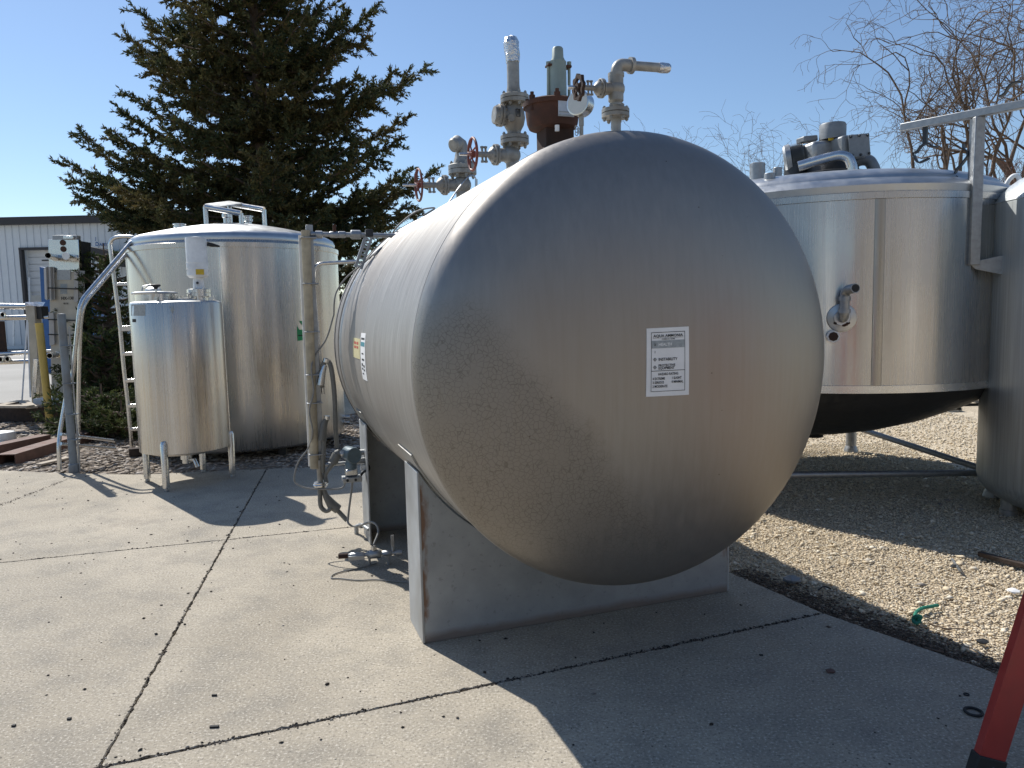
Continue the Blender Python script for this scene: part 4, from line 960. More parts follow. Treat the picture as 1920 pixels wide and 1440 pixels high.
# paired handrail tubes bent down to the grey post
hr = thing('bent_handrail', AY(113, 880, 7.75).xy.to_3d(), 'pair of bent stainless tubes running from the domed tank down beside the grey post', 'handrail')
A = [AY(272, 449, 8.75), AY(248, 451, 8.7), AY(151, 565, 8.02), AY(147, 600, 8.0), AY(136, 705, 7.98), AY(128, 722, 7.95), AY(112, 812, 7.85), AY(110, 840, 7.8), AY(112, 881, 7.8)]
B = [AY(276, 450, 8.95), AY(254, 456, 8.9), AY(157, 570, 8.12), AY(151, 605, 8.1), AY(148, 700, 8.1), AY(146, 880, 8.1)]
mb = MB(); mb.tube(bend(A, .12, 6), .022, 10); mb.build('rail', MATS['steel_tube'], hr)
mb = MB(); mb.tube(bend(B, .12, 6), .020, 10); mb.build('rail', MATS['steel_tube'], hr)
for (x0, y0, x1, y1) in ((114, 814, 212, 826), (114, 832, 216, 841)):
    mb = MB(); p = AY(x0, y0, 7.8); mb.tube([p, AY(x1, y1, 8.5)], .018, 10); mb.build('rung', MATS['steel_tube'], hr)
# grey post with a thin conduit
pg = G(139, 884); post = thing('grey_post', pg, 'grey painted steel post with a thin conduit clamped to it', 'post')
ptop = AY(139, 589, pg.y)
mb = MB(); mb.cyl(pg - tup * .05, Vector((pg.x, pg.y, ptop.z)), .040, n=24); mb.lathe([(.041, 0), (.041, .006), (0, .01)], Vector((pg.x, pg.y, ptop.z)), tup, 24); mb.lathe([(.052, -.02), (.050, .08), (.041, .09)], pg, tup, 20); mb.build('tube', MATS['post_paint'], post)
mb = MB(); q = pg + Vector((.065, .0, 0)); mb.tube([q, q + tup * 1.0, q + Vector((.005, 0, 1.55))], .009, 8); cdt = mb.build('conduit', MATS['galvanised'], post)
for z in (.35, .62, .95, 1.35): mb = MB(); mb.box(pg + Vector((.03, -.0, z)), (.10, .095, .012)); mb.build('clamp', MATS['post_paint'], post, bevel=.003)
# yellow bollard, leaning
bgp = G(94, 793); bp2 = AY(73, 606, bgp.y); bol = thing('yellow_bollard', bgp, 'faded yellow steel bollard leaning to one side', 'bollard')
ax_ = (bp2 - bgp).normalized(); Lb = (bp2 - bgp).length; mb = MB(); mb.lathe([(.057, -.1), (.057, Lb - .005), (.052, Lb), (.048, Lb)], bgp, ax_, 28, cap=False); mb.lathe([(.05, Lb - .02), (0, Lb - .02)], bgp, ax_, 28, cap=False); mb.build('tube', MATS['bollard_yellow'], bol)
mb = MB(); mb.lathe([(.0585, Lb - .03), (.0585, Lb + .002), (.05, Lb + .002)], bgp, ax_, 28, cap=False); mb.build('rim', MATS['bollard_yellow'], bol)

# ------------------------------------------------------------------ right cone bottomed tank
RC = Vector((2.86, 6.98, 0)); RR = 1.56; rd = RC.length
rt = thing('cone_bottom_tank', RC, 'wide stainless tank with a cone bottom on legs and a grey gearmotor on top', 'tank')
rz = lambda px, py: AD(px, py, rd - RR).z
zb = .95; zm = rz(1640, 371)
def RZ(px, py): return AD(px, py, rd - RR).z
mb = MB(); mb.lathe([(RR, zb)] + [(RR, zb + (zm - zb) * k / 6) for k in range(1, 7)], RC, tup, 192, cap=False); rsh = mb.build('shell', MATS['steel_right'], rt)
mb = MB(); mb.lathe([(RR - .01, zb - .015), (RR + .004, zb - .012), (RR + .004, zb + .045), (RR - .004, zb + .05)], RC, tup, 192, cap=False); mb.build('lower_band', MATS['steel_tube'], rt)
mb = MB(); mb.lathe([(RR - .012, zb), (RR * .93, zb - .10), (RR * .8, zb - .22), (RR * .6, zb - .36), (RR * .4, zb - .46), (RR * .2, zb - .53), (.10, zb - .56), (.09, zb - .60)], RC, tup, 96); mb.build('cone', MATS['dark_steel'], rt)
mb = MB(); mb.lathe([(RR - .002, zm), (RR + .007, zm + .003), (RR + .007, zm + .05), (RR - .01, zm + .055)], RC, tup, 192, cap=False); mb.build('upper_band', MATS['steel_right'], rt)
zd = zm + .055; zc = AD(1570, 313, rd - .75).z - .02
mb = MB(); mb.lathe([(RR - .008, zd), (RR, zd + .05), (RR - .03, zd + .085), (RR - .10, zd + .115)] + [(max(.001, (RR - .10) * math.cos(a)), zd + .115 + max(.06, zc - zd - .115) * math.sin(a)) for a in [math.pi / 2 * k / 14 for k in range(1, 15)]], RC, tup, 160, cap=False); dome = mb.build('dome', MATS['steel_dome'], rt)
zc = zd + .115 + max(.06, zc - zd - .115)
on_r0 = on_cyl(RC, RR)(1647, 550) - RC
for a in (math.atan2(on_r0.y, on_r0.x), math.radians(-150), math.radians(20)):
    mb = MB(); w = .024; mb.add([RC + Vector((math.cos(a + da) * (RR + o_), math.sin(a + da) * (RR + o_), z)) for da, o_ in ((-w, .0005), (-w * .9, .003), (w * .9, .003), (w, .0005)) for z in (zb + .05, zm)], [(0, 1, 3, 2), (2, 3, 5, 4), (4, 5, 7, 6)]); mb.build('cover_strip', MATS['steel_strip'], rsh)
legs = []
for k in range(4):
    a = math.radians(52 - 90 * k); q = RC + Vector((math.cos(a), math.sin(a), 0)) * (RR - .10); legs.append(q)
    mb = MB(); mb.cyl(q + tup * .02, q + tup * (zb + .0), .055, n=18); l_ = mb.build('leg', MATS['galvanised'], rt)
    mb = MB(); mb.lathe([(.075, -.045), (.075, -.02), (.06, .02), (.05, .05)], q, tup, 18); mb.build('foot', MATS['galvanised'], l_)
for i in range(4):
    mb = MB(); mb.tube([legs[i] + tup * (.17 if i == 1 else .25), legs[(i + 1) % 4] + tup * (.17 if i == 0 else .25)], .028, 12); mb.build('brace', MATS['galvanised'], rt)
# gearmotor
def RP(px, py, dd=0.0): return AD(px, py, rd + dd)
DM = -.35
g0 = RP(1559, 262, DM); gm = mpp(g0); ax_m = (RP(1478, 300, DM) - RP(1560, 268, DM)); ax_m = Vector((-1, -.25, -.12)).normalized(); sid = Vector((.25, -1, 0)).normalized(); upm = ax_m.cross(sid).normalized(); upm = upm if upm.z > 0 else -upm
mb = MB(); mb.box(RP(1580, 282, DM), (48 * gm, .30, 44 * gm), (-ax_m, sid, upm)); gear = mb.build('gearbox', MATS['motor_grey'], rt, bevel=.02)
mb = MB(); mb.box(RP(1535, 286, DM), (58 * gm, .24, 36 * gm), (-ax_m, sid, upm)); mb.build('gear_stage', MATS['galvanised'], gear, bevel=.03)
mb = MB(); q = RP(1588, 304, DM - .15); mb.box(RP(1588, 280, DM) + sid * .153, (44 * gm, .012, 40 * gm), (-ax_m, sid, upm)); mb.build('gear_cover', MATS['motor_grey'], gear, bevel=.004)
mb = MB()
for dx, dz in ((-18, 16), (18, 16), (-18, -16), (18, -16), (0, 17), (0, -17)): mb.lathe([(.011, 0), (.011, .012)], RP(1588, 280, DM) + sid * .158 + -ax_m * dx * gm + upm * dz * gm, sid, 6)
mb.build('cover_bolts', MATS['dark_steel'], gear, kind='stuff')
q = RP(1561, 258, DM); mb = MB(); mb.lathe([(.11, -.02), (.11, .10), (.102, .115), (0, .118)], q, tup, 28); mb.build('shaft_cap', MATS['motor_grey'], gear)
c0, c1 = RP(1508, 292, DM), RP(1474, 300, DM); d_ = (c1 - c0).normalized(); L = (c1 - c0).length
mb = MB(); prf = [(.115, 0)]
nf = 10
for k in range(nf): x = L * .1 + L * .55 * k / nf; prf += [(.095, x), (.125, x + .004), (.125, x + L * .03), (.095, x + L * .03 + .004)]
prf += [(.118, L * .70), (.128, L * .72), (.128, L * 1.0), (.11, L * 1.12), (.04, L * 1.14), (0, L * 1.14)]
mb.lathe(prf, c0, d_, 28); mo = mb.build('motor', MATS['galvanised'], rt); mb = MB(); mb.box(RP(1513, 262, DM), (.14, .12, .05), (-ax_m, sid, upm)); mb.build('terminal_box', MATS['motor_grey'], mo, bevel=.01)
mb = MB(); mb.torus(RP(1521, 279, DM) + sid * .13, sid, .028, .008, 18, 6); mb.build('lifting_eye', MATS['dark_steel'], gear)
mb = MB(); mb.box(RP(1541, 267, DM) + sid * .122, (.05, .004, .02), (-ax_m, sid, upm)); mb.build('sticker', MATS['yellow_tape'], gear)
q = RP(1560, 318, DM); mb = MB(); mb.lathe([(.30, -.15), (.30, .02), (.22, .04), (.2, .12), (.16, .14)], Vector((q.x, q.y, zc)), tup, 32); mb.lathe([(.1, -.1), (.1, .08)], RP(1492, 318, DM), tup, 16); mb.build('drive_pedestal', MATS['dark_steel'], rt)
pts = [RP(1497, 312, DM - .3), RP(1530, 302, DM - .3), RP(1572, 291, DM - .3), RP(1590, 294, DM - .3), RP(1598, 312, DM - .3), RP(1598, 330, DM - .3)]
mb = MB(); mb.tube(bend(pts, .14, 6), .043, 14); mb.build('spray_pipe', MATS['cream_steel'] if 0 else MATS['steel_tube'], rt)
pts = [RP(1600, 306, DM + .1), RP(1614, 299, DM + .1), RP(1630, 300, DM + .1), RP(1640, 318, DM + .1), RP(1641, 332, DM + .1)]
mb = MB(); mb.tube(bend(pts, .12, 6), .05, 14); mb.build('spray_pipe', MATS['motor_grey'], rt)
for px, py0, py1, r, dd in ((1420, 332, 307, .062, -.9), (1443, 352, 326, .042, -1.28), (1458, 326, 315, .035, -.8)):
    q0, q1 = RP(px, py0, dd), RP(px, py1, dd); mb = MB(); mb.lathe([(r, -.12), (r, (q1 - q0).length), (r * .9, (q1 - q0).length + .004), (0, (q1 - q0).length + .005)], q0, tup, 24); nz = mb.build('nozzle', MATS['galvanised'], rt)
q = RP(1450, 350, -1.25); mb = MB(); mb.lathe([(.15, -.05), (.14, .0), (0, .008)], Vector((q.x, q.y, RP(1443, 352, -1.28).z)), tup, 28); mb.build('nozzle_pad', MATS['steel_dome'], rt)
pts = [RP(1886, 348, -.25), RP(1893, 336, -.25), RP(1903, 329, -.25), RP(1911, 335, -.25), RP(1911, 352, -.25)]
mb = MB(); mb.tube(smoothpath(pts, 5), .018, 10); mb.build('lifting_lug', MATS['white_paint'], rt)
# side nozzle with elbow
on_r = on_cyl(RC, RR); q = on_r(1578, 596, 0); nrm = (q - RC); nrm.z = 0; nrm.normalize()
mb = MB(); mb.lathe([(.105, 0), (.10, .012), (.06, .02), (.055, .03)], q, nrm, 32); pd = mb.build('nozzle_pad', MATS['steel_dome'], rt)
mb = MB(); 
for k in range(5): a = random.uniform(3.4, 6.0); u_, v_ = perp(nrm); mb.sphere(q + nrm * .022 + (u_ * math.cos(a) + tup * math.sin(a) * 1.0) * .055, .020, 8, (1, .5, .6))
mb.build('rust_growth', MATS['rust_dark'], pd)
mz_ = mpp(q); p0 = q + nrm * .03; p1 = q + nrm * .12; up_ = p1 + tup * .20
mb = MB(); tgt = AD(1604, 546, math.hypot(up_.x, up_.y) - .12)
mb.tube(bend([q, p1, up_, Vector((tgt.x, tgt.y, up_.z + .01))], .06, 8), .034, 16); mb.lathe([(.042, -.015), (.042, .015)], p1 + tup * .05, tup, 16); mb.lathe([(.042, -.015), (.042, .015)], up_ - tup * .06, tup, 16); mb.build('elbow_pipe', MATS['galvanised'], rt)
e = Vector((tgt.x, tgt.y, up_.z + .01)); mb = MB(); dd_ = (e - up_); dd_.z = 0; mb.lathe([(.028, 0), (.028, .003), (0, .003)], e - dd_.normalized() * .001, dd_, 16); mb.build('pipe_bore', MATS['black_rubber'], rt)
q = on_r(1560, 630, 0); mb = MB(); nrm = (q - RC); nrm.z = 0; nrm.normalize(); mb.cyl(q, q + nrm * .06, .030, n=12); mb.lathe([(.045, .05), (.045, .10), (.03, .10), (.03, .06), (0, .06)], q, nrm, 8); mb.build('side_nipple', MATS['white_paint'], rt)
mb = MB(); mb.lathe([(.034, .099), (.034, .103), (0, .103)], q, nrm, 8); mb.build('nipple_bore', MATS['rust_dark'], rt)

# ------------------------------------------------------------------ tank at the right edge with its arm
XC = Vector((4.36, 5.75, 0)); XR = .95
azl = math.atan2(*ray(1836, 720).xy); 
XD = 7.1; hh = math.asin(XR / XD); azc = azl + hh; XC = Vector((math.sin(azc) * XD, math.cos(azc) * XD, 0))
ed = thing('edge_tank', XC, 'greyish stained stainless tank with a rounded shoulder and a square tube arm', 'tank')
nd = math.sqrt(XD ** 2 - XR ** 2)
zsh = AD(1862, 395, nd).z; zlo = AD(1829, 885, nd).z
mb = MB(); mb.lathe([(XR - .30, zlo - .19), (XR - .15, zlo - .155), (XR - .06, zlo - .10), (XR - .015, zlo - .04), (XR, zlo + .02)] + [(XR, zlo + (zsh - zlo) * k / 5) for k in range(1, 6)] + [(XR - .004, zsh + .03), (XR - .05, zsh + .09), (XR * .8, zsh + .2), (XR * .4, zsh + .33), (.001, zsh + .36)], XC, tup, 128); esh = mb.build('shell', MATS['steel_dull'], ed)
mb = MB(); mb.lathe([(XR - .01, zsh + .005), (XR + .003, zsh + .015), (XR - .003, zsh + .03)], XC, tup, 128, cap=False); mb.build('weld_bead', MATS['steel_dull'], ed)
for k in range(4):
    g = G(1872, 955); d = g - XC; d.z = 0; a = math.atan2(d.y, d.x) + k * math.pi / 2; q = XC + Vector((math.cos(a), math.sin(a), 0)) * (XR - .16)
    mb = MB(); mb.cyl(q + tup * .03, q + tup * (zlo + .05), .055, n=18); l_ = mb.build('leg', MATS['galvanised'], ed); mb = MB(); mb.lathe([(.062, -.05), (.062, .0), (.055, .005), (.055, .04)], q, tup, 16); mb.build('foot', MATS['galvanised'], l_)
PD = nd - .55
pp0, pp1 = AD(1825, 497, PD), AD(1840, 212, PD); pp1 = Vector((pp0.x + .01, pp0.y, pp1.z)); 
al, ar = AD(1686, 240, PD + .15), None
arm_z = AD(1838, 211, PD).z; d = ray(1690, 240); k = (arm_z - CAM_H) / d.z; al = CC + d * k; d = ray(2010, 178); k = (arm_z - CAM_H) / d.z; ar = CC + d * k
mid = al.lerp(ar, (1838 - 1690) / 320.0)
mid = al + (ar - al) * ((pp0.x - al.x) / (ar.x - al.x)); pp0 = Vector((mid.x, mid.y, AD(1828, 497, math.hypot(mid.x, mid.y)).z))
mb = MB(); mb.bar(pp0, mid - tup * .03, .075, .075, (0, 1, 0)); ps = mb.build('arm_post', MATS['galvanised'], ed, bevel=.006)
mb = MB(); mb.bar(al, ar, .058, .058); am = mb.build('arm', MATS['galvanised'], ed, bevel=.005)
hit = XC + (Vector((pp0.x, pp0.y, 0)) - XC).normalized() * (XR - .02)
mb = MB(); hb = Vector((hit.x, hit.y, 0)); pb_ = Vector((pp0.x, pp0.y, 0)); dv = (hb - pb_); L = dv.length; dn = dv.normalized(); sdv = dn.cross(tup)
fn = lambda a, b, dd: pb_ + dn * a + tup * b + sdv * dd
mb.prism([(-.03, pp0.z + .02), (L, pp0.z + .07), (L, pp0.z - .08), (.02, pp0.z - .03)], fn, -.01, .01); mb.build('gusset', MATS['galvanised'], ed, bevel=.003)
# pipe clamps on the arm
def arm_pt(px): 
    f_ = (px - 1690) / 320.0; return al + (ar - al) * f_
q = al + (ar - al) * ((1741 - 1690) / (2010 - 1690) * 1.02)
adir = (ar - al).normalized(); back = Vector((-adir.y, adir.x, 0))
mb = MB(); mb.bar(q - tup * .02, q - tup * .15, .03, .03, back); hg = mb.build('hanger', MATS['dark_steel'], ed)
c = q - tup * .155; S = .011 / 4
def strap(pts, name, parent, w=.04, th=.010):
    mb = MB(); mb2 = []
    P_ = smoothpath(pts, 4); n_ = len(P_)
    vs = []; 
    for i, p in enumerate(P_):
        tg = (P_[min(n_ - 1, i + 1)] - P_[max(0, i - 1)]).normalized(); nn = tg.cross(back).normalized()
        for sb, sn in ((-1, -1), (1, -1), (1, 1), (-1, 1)): vs.append(p + back * sb * w / 2 + nn * sn * th / 2)
    fs = [(i * 4 + k, i * 4 + (k + 1) % 4, (i + 1) * 4 + (k + 1) % 4, (i + 1) * 4 + k) for i in range(n_ - 1) for k in range(4)] + [(0, 1, 2, 3), ((n_ - 1) * 4 + 3, (n_ - 1) * 4 + 2, (n_ - 1) * 4 + 1, (n_ - 1) * 4)]
    mb.add(vs, fs); return mb.build(name, MATS['dark_steel'], parent)
K = mpp(c)
def cp(dx, dy): return c + adir * dx * K - tup * dy * K
strap([cp(22, 8), cp(14, 7), cp(8, 1), cp(0, 0), cp(-7, 3), cp(-13, 11), cp(-20, 14)], 'clamp_strap', hg)
strap([cp(-20, 12), cp(-16, 24), cp(-10, 32), cp(0, 30), cp(8, 27)], 'clamp_strap', hg)
mb = MB(); mb.cyl(cp(-19, 6), cp(-19, 20), .009, n=8); mb.build('clamp_bolt', MATS['steel_tube'], hg)
p_ = mid - tup * .27; K = mpp(p_); c = p_ - adir * .04
mb = MB(); mb.bar(c + adir * .01, c - adir * .025, .02, .02); hg2 = mb.build('hanger', MATS['dark_steel'], ed)
strap([cp(-12, -17), cp(-11, -8), cp(-4, -2), cp(-4, 6), cp(-8, 12)], 'clamp_strap', hg2); strap([cp(-8, 12), cp(-14, 20), cp(-22, 28), cp(-24, 36), cp(-19, 44)], 'clamp_strap', hg2)
c = arm_pt(1915) + tup * .13; mb = MB(); mb.bar(arm_pt(1935) + tup * .03, c + adir * .06, .02, .02, back); hg3 = mb.build('hanger', MATS['galvanised'], ed)
strap([cp(8, -6), cp(0, -8), cp(-8, -6), cp(-14, 0), cp(-18, 8), cp(-26, 12)], 'clamp_strap', hg3)
# ------------------------------------------------------------------ plate heat exchanger and neighbours
HY = 12.9
def HP(px, py, dy=0.0): return AY(px, py, HY + dy)
hb = HP(122, 752); hz0 = HP(122, 750).z; K = mpp(hb)
hx = thing('heat_exchanger', (hb.x, hb.y, -.04), 'tall plate heat exchanger with capped pipe ports and grey wrapping strapped round it', 'heat exchanger')
tl, tr_, bl, brr = HP(90, 449), HP(147, 449), HP(97, 750), HP(152, 750)
def quadbox(mb, a, b, c, d, thick):               # front quad corners (tl,tr,br,bl) extruded back along +Y
    vs = [a, b, c, d] + [p + Vector((0, thick, 0)) for p in (a, b, c, d)]
    return mb.add(vs, [(0, 1, 2, 3), (7, 6, 5, 4), (0, 4, 5, 1), (1, 5, 6, 2), (2, 6, 7, 3), (3, 7, 4, 0)])
m1l, m1r = HP(92, 510), HP(149, 510)
mb = MB(); quadbox(mb, tl, tr_, m1r, m1l, .08); up_pl = mb.build('upper_plate', MATS['steel_tube'], hx, bevel=.006)
mb = MB(); quadbox(mb, m1l, m1r, brr, bl, .08); lowp = mb.build('pressure_plate', MATS['cream_steel'], hx, bevel=.006)
mb = MB()
nP = 6
for k in range(nP):
    y0 = .085 + k * .05; mb = MB(); quadbox(mb, tl + Vector((.02, y0, -.02)), tr_ + Vector((0, y0, -.02)), brr + Vector((0, y0, .05)), bl + Vector((.02, y0, .05)), .042); mb.build('exchanger_plate', MATS['dark_steel'], hx)
mb = MB(); quadbox(mb, HP(98, 441), HP(144, 441), HP(144, 450), HP(98, 450), .12); mb.build('top_rail', MATS['galvanised'], hx, bevel=.006)
mb = MB(); quadbox(mb, HP(118, 442, -.05), HP(137, 442, -.05), HP(137, 448, -.05), HP(118, 448, -.05), .1); mb.build('roller_block', MATS['steel_tube'], hx, bevel=.006)
mb = MB(); quadbox(mb, HP(160, 472, .9), HP(166, 472, .9), HP(166, 750, .9), HP(160, 750, .9), .06); mb.build('tie_bar', MATS['galvanised'], hx)
def port(px, py, ln, r, name='port', mat='steel_tube', bore='black_rubber', end=None):
    c = HP(px, py); e = end or (c + Vector((0, -ln, 0))); mb = MB(); mb.pipe(c, e, r, .006, 24); mb.lathe([(r * 1.25, 0), (r * 1.2, .02)], c, e - c, 24); p = mb.build(name, MATS[mat], hx)
    mb = MB(); mb.lathe([(r - .007, 0), (0, .001)], c + (e - c) * .55, e - c, 24, cap=False); mb.build('port_bore', MATS[bore], p); return p, e
port(103, 483, 0, .050, end=HP(90, 479, -.55)); p, e = port(138, 483, 0, .050, end=HP(124, 480, -.55)); mb = MB(); mb.lathe([(.062, 0), (.062, .012), (0, .013)], e, Vector((0, -1, 0)), 24); mb.build('port_cap', MATS['white_paint'], p)
port(107, 665, 0, .046, end=HP(93, 667, -.5)); port(138, 668, 0, .046, end=HP(127, 668, -.5))
for px, py in ((118, 455), (119, 467), (122, 675)):
    mb = MB(); mb.lathe([(.05, 0), (.048, .012), (0, .013)], HP(px, py) + Vector((0, -.001, 0)), (0, -1, 0), 22); mb.build('blank_port', MATS['rust'], hx)
mb = MB(); quadbox(mb, HP(107, 506, -.012), HP(132, 506, -.012), HP(132, 525, -.012), HP(107, 525, -.012), .008); mb.build('data_plate', MATS['galvanised'], hx)
hp = lambda px, py, off=0: HP(px, py, -.006)
px_text('HX-130', 114.5, 562, 8, .92, hp, 'lettering', MATS['print_black'], lowp, -.02)
px_text('00-130', 119, 570.5, 4.2, .75, hp, 'lettering', MATS['print_black'], lowp)
px_rect(113, 532, 126, 551, lambda a, b, o_: HP(a, b, -.004)).build('scuffed_label', MATS['print_grey'], lowp)
def wrap(pts, name='wrapping'):                    # folded sheet: list of (px,py_top,py_bottom,dy)
    mb = MB(); vs = []
    for px, p0, p1, dy in pts: vs += [HP(px, p0, dy), HP(px + (2 if px < 120 else -1), p1, dy)]
    n_ = len(pts); vs2 = [v + Vector((0, .006, 0)) for v in vs]
    fs = [(2 * i, 2 * i + 1, 2 * i + 3, 2 * i + 2) for i in range(n_ - 1)]; o_ = len(vs)
    mb.add(vs + vs2, fs + [tuple(o_ + q for q in f) for f in fs] + [(0, 1, o_ + 1, o_), (2 * n_ - 2, 2 * n_ - 1, o_ + 2 * n_ - 1, o_ + 2 * n_ - 2)]); return mb.build(name, MATS['cardboard'], hx)
wrap([(82, 503, 560, .05), (86, 501, 563, -.06), (90, 500, 561, -.01), (94, 501, 564, -.08), (98, 500, 563, -.02), (101, 502, 561, -.05)])
wrap([(139, 505, 565, -.03), (147, 506, 568, -.06), (149, 507, 567, -.03), (159, 508, 566, .02)]); wrap([(91, 585, 648, -.02), (100, 586, 646, -.05), (102, 592, 640, -.02)]); wrap([(163, 502, 560, .5), (170, 503, 556, .42), (176, 510, 550, .5)])
for py, dy in ((540, 1), (599, 1), (627, 1)):
    mb = MB(); a, b = HP(90, py, -.09), HP(150, py + 2, -.09); mb.bar(a, b, .006, .022); mb.bar(b, HP(150, py + 2, .7), .006, .022); mb.build('strap', MATS['strap_black'], hx)
mb = MB(); quadbox(mb, HP(62, 748, -.25), HP(176, 751, -.25), HP(176, 761, -.25), HP(62, 759, -.25), .5); mb.build('base_plate', MATS['white_paint'], hx, bevel=.006)
mb = MB()
for px in (75, 165): quadbox(mb, HP(px - 8, 759, -.15), HP(px + 8, 759, -.15), HP(px + 8, 775, -.15), HP(px - 8, 775, -.15), .4)
mb.build('skid', MATS['timber_dark'], hx)

# neighbouring frame at the left edge
FY = 13.1
def FP(px, py, dy=0.0): return AY(px, py, FY + dy)
fr = thing('exchanger_frame', FP(60, 755).xy.to_3d(), 'cream steel end column with shiny rails leading out to the left', 'frame')
mb = MB(); quadbox(mb, FP(47, 573), FP(64, 573), FP(77, 763), FP(60, 763), .18); mb.build('column', MATS['cream_steel'], fr, bevel=.006)
mb = MB(); quadbox(mb, FP(46, 566, -.02), FP(69, 566, .3), FP(64, 574, -.02), FP(47, 574, -.02), .25); mb.build('column_cap', MATS['steel_tube'], fr, bevel=.004)
mb = MB(); quadbox(mb, FP(66, 574, .05), FP(77, 574, .05), FP(80, 598, .05), FP(67, 598, .05), .2); mb.build('bearing_block', MATS['dark_steel'], fr, bevel=.006)
mb = MB(); quadbox(mb, FP(62, 673, -.12), FP(71, 673, -.12), FP(67, 742, -.12), FP(59, 747, -.12), .10); mb.build('blue_guard', MATS['steel_tube'], fr, bevel=.008)
for py0, py1, w in ((574, 575, .055), (597, 595, .045), (665, 661, .04), (681, 677, .04)):
    mb = MB(); mb.tube([FP(-30, py0, .1), FP(60, py1, .1)], w, 14); mb.build('rail', MATS['steel_tube'], fr)
mb = MB(); mb.tube([FP(66, 596, .1), FP(92, 594, .1)], .03, 12); mb.build('rail', MATS['steel_tube'], fr); mb = MB(); mb.tube([FP(66, 660, .1), FP(98, 658, .1)], .03, 12); mb.build('rail', MATS['steel_tube'], fr)
for k in range(7): mb = MB(); quadbox(mb, FP(-24, 602, .1 + k * .05), FP(6, 602, .1 + k * .05), FP(12, 668, .1 + k * .05), FP(-18, 668, .1 + k * .05), .04); mb.build('exchanger_plate', MATS['rust_dark'], fr)
for px, py in ((6, 590), (15, 673), (2, 674)): mb = MB(); mb.pipe(FP(px - 4, py, .1), FP(px, py, -.25), .045, .007, 20); pz = mb.build('port', MATS['steel_tube'], fr); mb = MB(); mb.lathe([(.04, 0), (0, .001)], FP(px - 2, py, -.1), (0, -1, 0), 20, cap=False); mb.build('port_bore', MATS['black_rubber'], pz)
for x0, y0, x1, y1 in ((51, 600, 41, 757), (52, 604, 57, 745)): mb = MB(); mb.bar(FP(x0, y0, -.1), FP(x1, y1, -.3), .025, .006, (0, 1, 0)); mb.build('tie_strap', MATS['white_paint'], fr)
mb = MB(); quadbox(mb, FP(-40, 762, 0), FP(80, 760, 0), FP(80, 775, 0), FP(-40, 775, 0), .5); mb.build('skid', MATS['timber_dark'], fr)

# timbers, boards, rusty beams
tb = MB(); a, b = G(-60, 786), G(300, 786); tb.bar(a + tup * .1, b + tup * .1, .3, .26); o = tb.build('railway_tie', MATS['timber_dark'], bevel=.02); tag(o, 'long dark timber laid along the back of the chip bed', 'timber')
for i, (x0, y0, x1, y1, z, lab) in enumerate(((-40, 770, 40, 752, .30, 'lower pale board on the dark timber, tilted towards the cream column'), (-30, 762, 58, 762, .345, 'topmost pale board lying across the dark timber'), (42, 752, 60, 764, .30, 'short pale board end beside the cream column'))):
    mb = MB(); mb.bar(G(x0, y0, z), G(x1, y1, z), .15, .035); tag(mb.build('board', MATS['timber_pale'], bevel=.004), lab, 'board', 'pale boards on the timber')
def channel(name, p0, p1, w, h, label):
    d = (p1 - p0).normalized(); x = d.cross(tup).normalized(); mb = MB(); poly = [(-w / 2, 0), (-w / 2, h), (w / 2, h), (w / 2, 0), (w / 2 - .012, 0), (w / 2 - .012, h - .012), (-w / 2 + .012, h - .012), (-w / 2 + .012, 0)]
    fn = lambda a, b, dd: p0 + x * a + tup * (b - .03) + d * dd
    mb.prism(poly, fn, 0, (p1 - p0).length); return tag(mb.build(name, MATS['rust_beam'], bevel=.002), label, 'beam', 'rusty beams on the chips')
channel('steel_beam', G(12, 868), G(195, 812), .22, .13, 'long rusty channel beam with its open end towards the pad')
channel('steel_beam', G(-60, 858), G(84, 827), .20, .12, 'shorter rusty channel beam lying behind the long one')
mb = MB(); mb.bar(G(72, 871, .0), G(128, 858, .01), .10, .02); tag(mb.build('plank_offcut', MATS['timber_pale'], bevel=.003), 'small pale plank offcut lying before the grey post', 'board')
mb = MB(); mb.bar(G(242, 848, .03), G(275, 845, .03), .12, .09); tag(mb.build('timber_block', MATS['timber_dark'], bevel=.006), 'short dark wood block beside the slim tank', 'timber')
mb = MB(); q = G(5, 822); mb.lathe([(.16, -.03), (.17, .03), (.15, .09), (.05, .11), (0, .11)], q, tup, 18); tag(mb.build('white_tub', MATS['white_paint'], bevel=.004), 'upturned white plastic tub on the chips', 'tub')

# ------------------------------------------------------------------ far building
BY = 46.0
def WP(px, py, dy=0.0): return AY(px, py, BY + dy)
bo = thing('warehouse', WP(100, 650).xy.to_3d(), 'pale ribbed metal warehouse with a dark eave and a roll-up door', 'building')
K = mpp(WP(60, 500)); x0 = WP(-40, 500).x; x1 = WP(420, 500).x; zg = -.03; zev = WP(60, 421).z; y_ = BY
dl, dr_ = WP(48, 560).x, WP(105, 560).x; dt = WP(60, 468).z
mb = MB(); mb.box(((x0 + x1) / 2, y_ + 8.3, (zev) / 2), (x1 - x0 - .2, 16, zev - .1)); mb.build('core_wall', MATS['siding'], bo) if 0 else None
mb = MB(); mb.box(((x0 + dl) / 2, y_ + .3, zev / 2), (dl - x0, .3, zev)); mb.box(((dr_ + x1) / 2, y_ + .3, zev / 2), (x1 - dr_, .3, zev)); mb.box(((dl + dr_) / 2, y_ + .3, (zev + dt) / 2), (dr_ - dl, .3, zev - dt))
mb.box((x0 + .15, y_ + 6, zev / 2), (.3, 12, zev)); mb.box((x1 - .15, y_ + 6, zev / 2), (.3, 12, zev)); mb.build('wall', MATS['siding'], bo)
pw = 13.3 * K
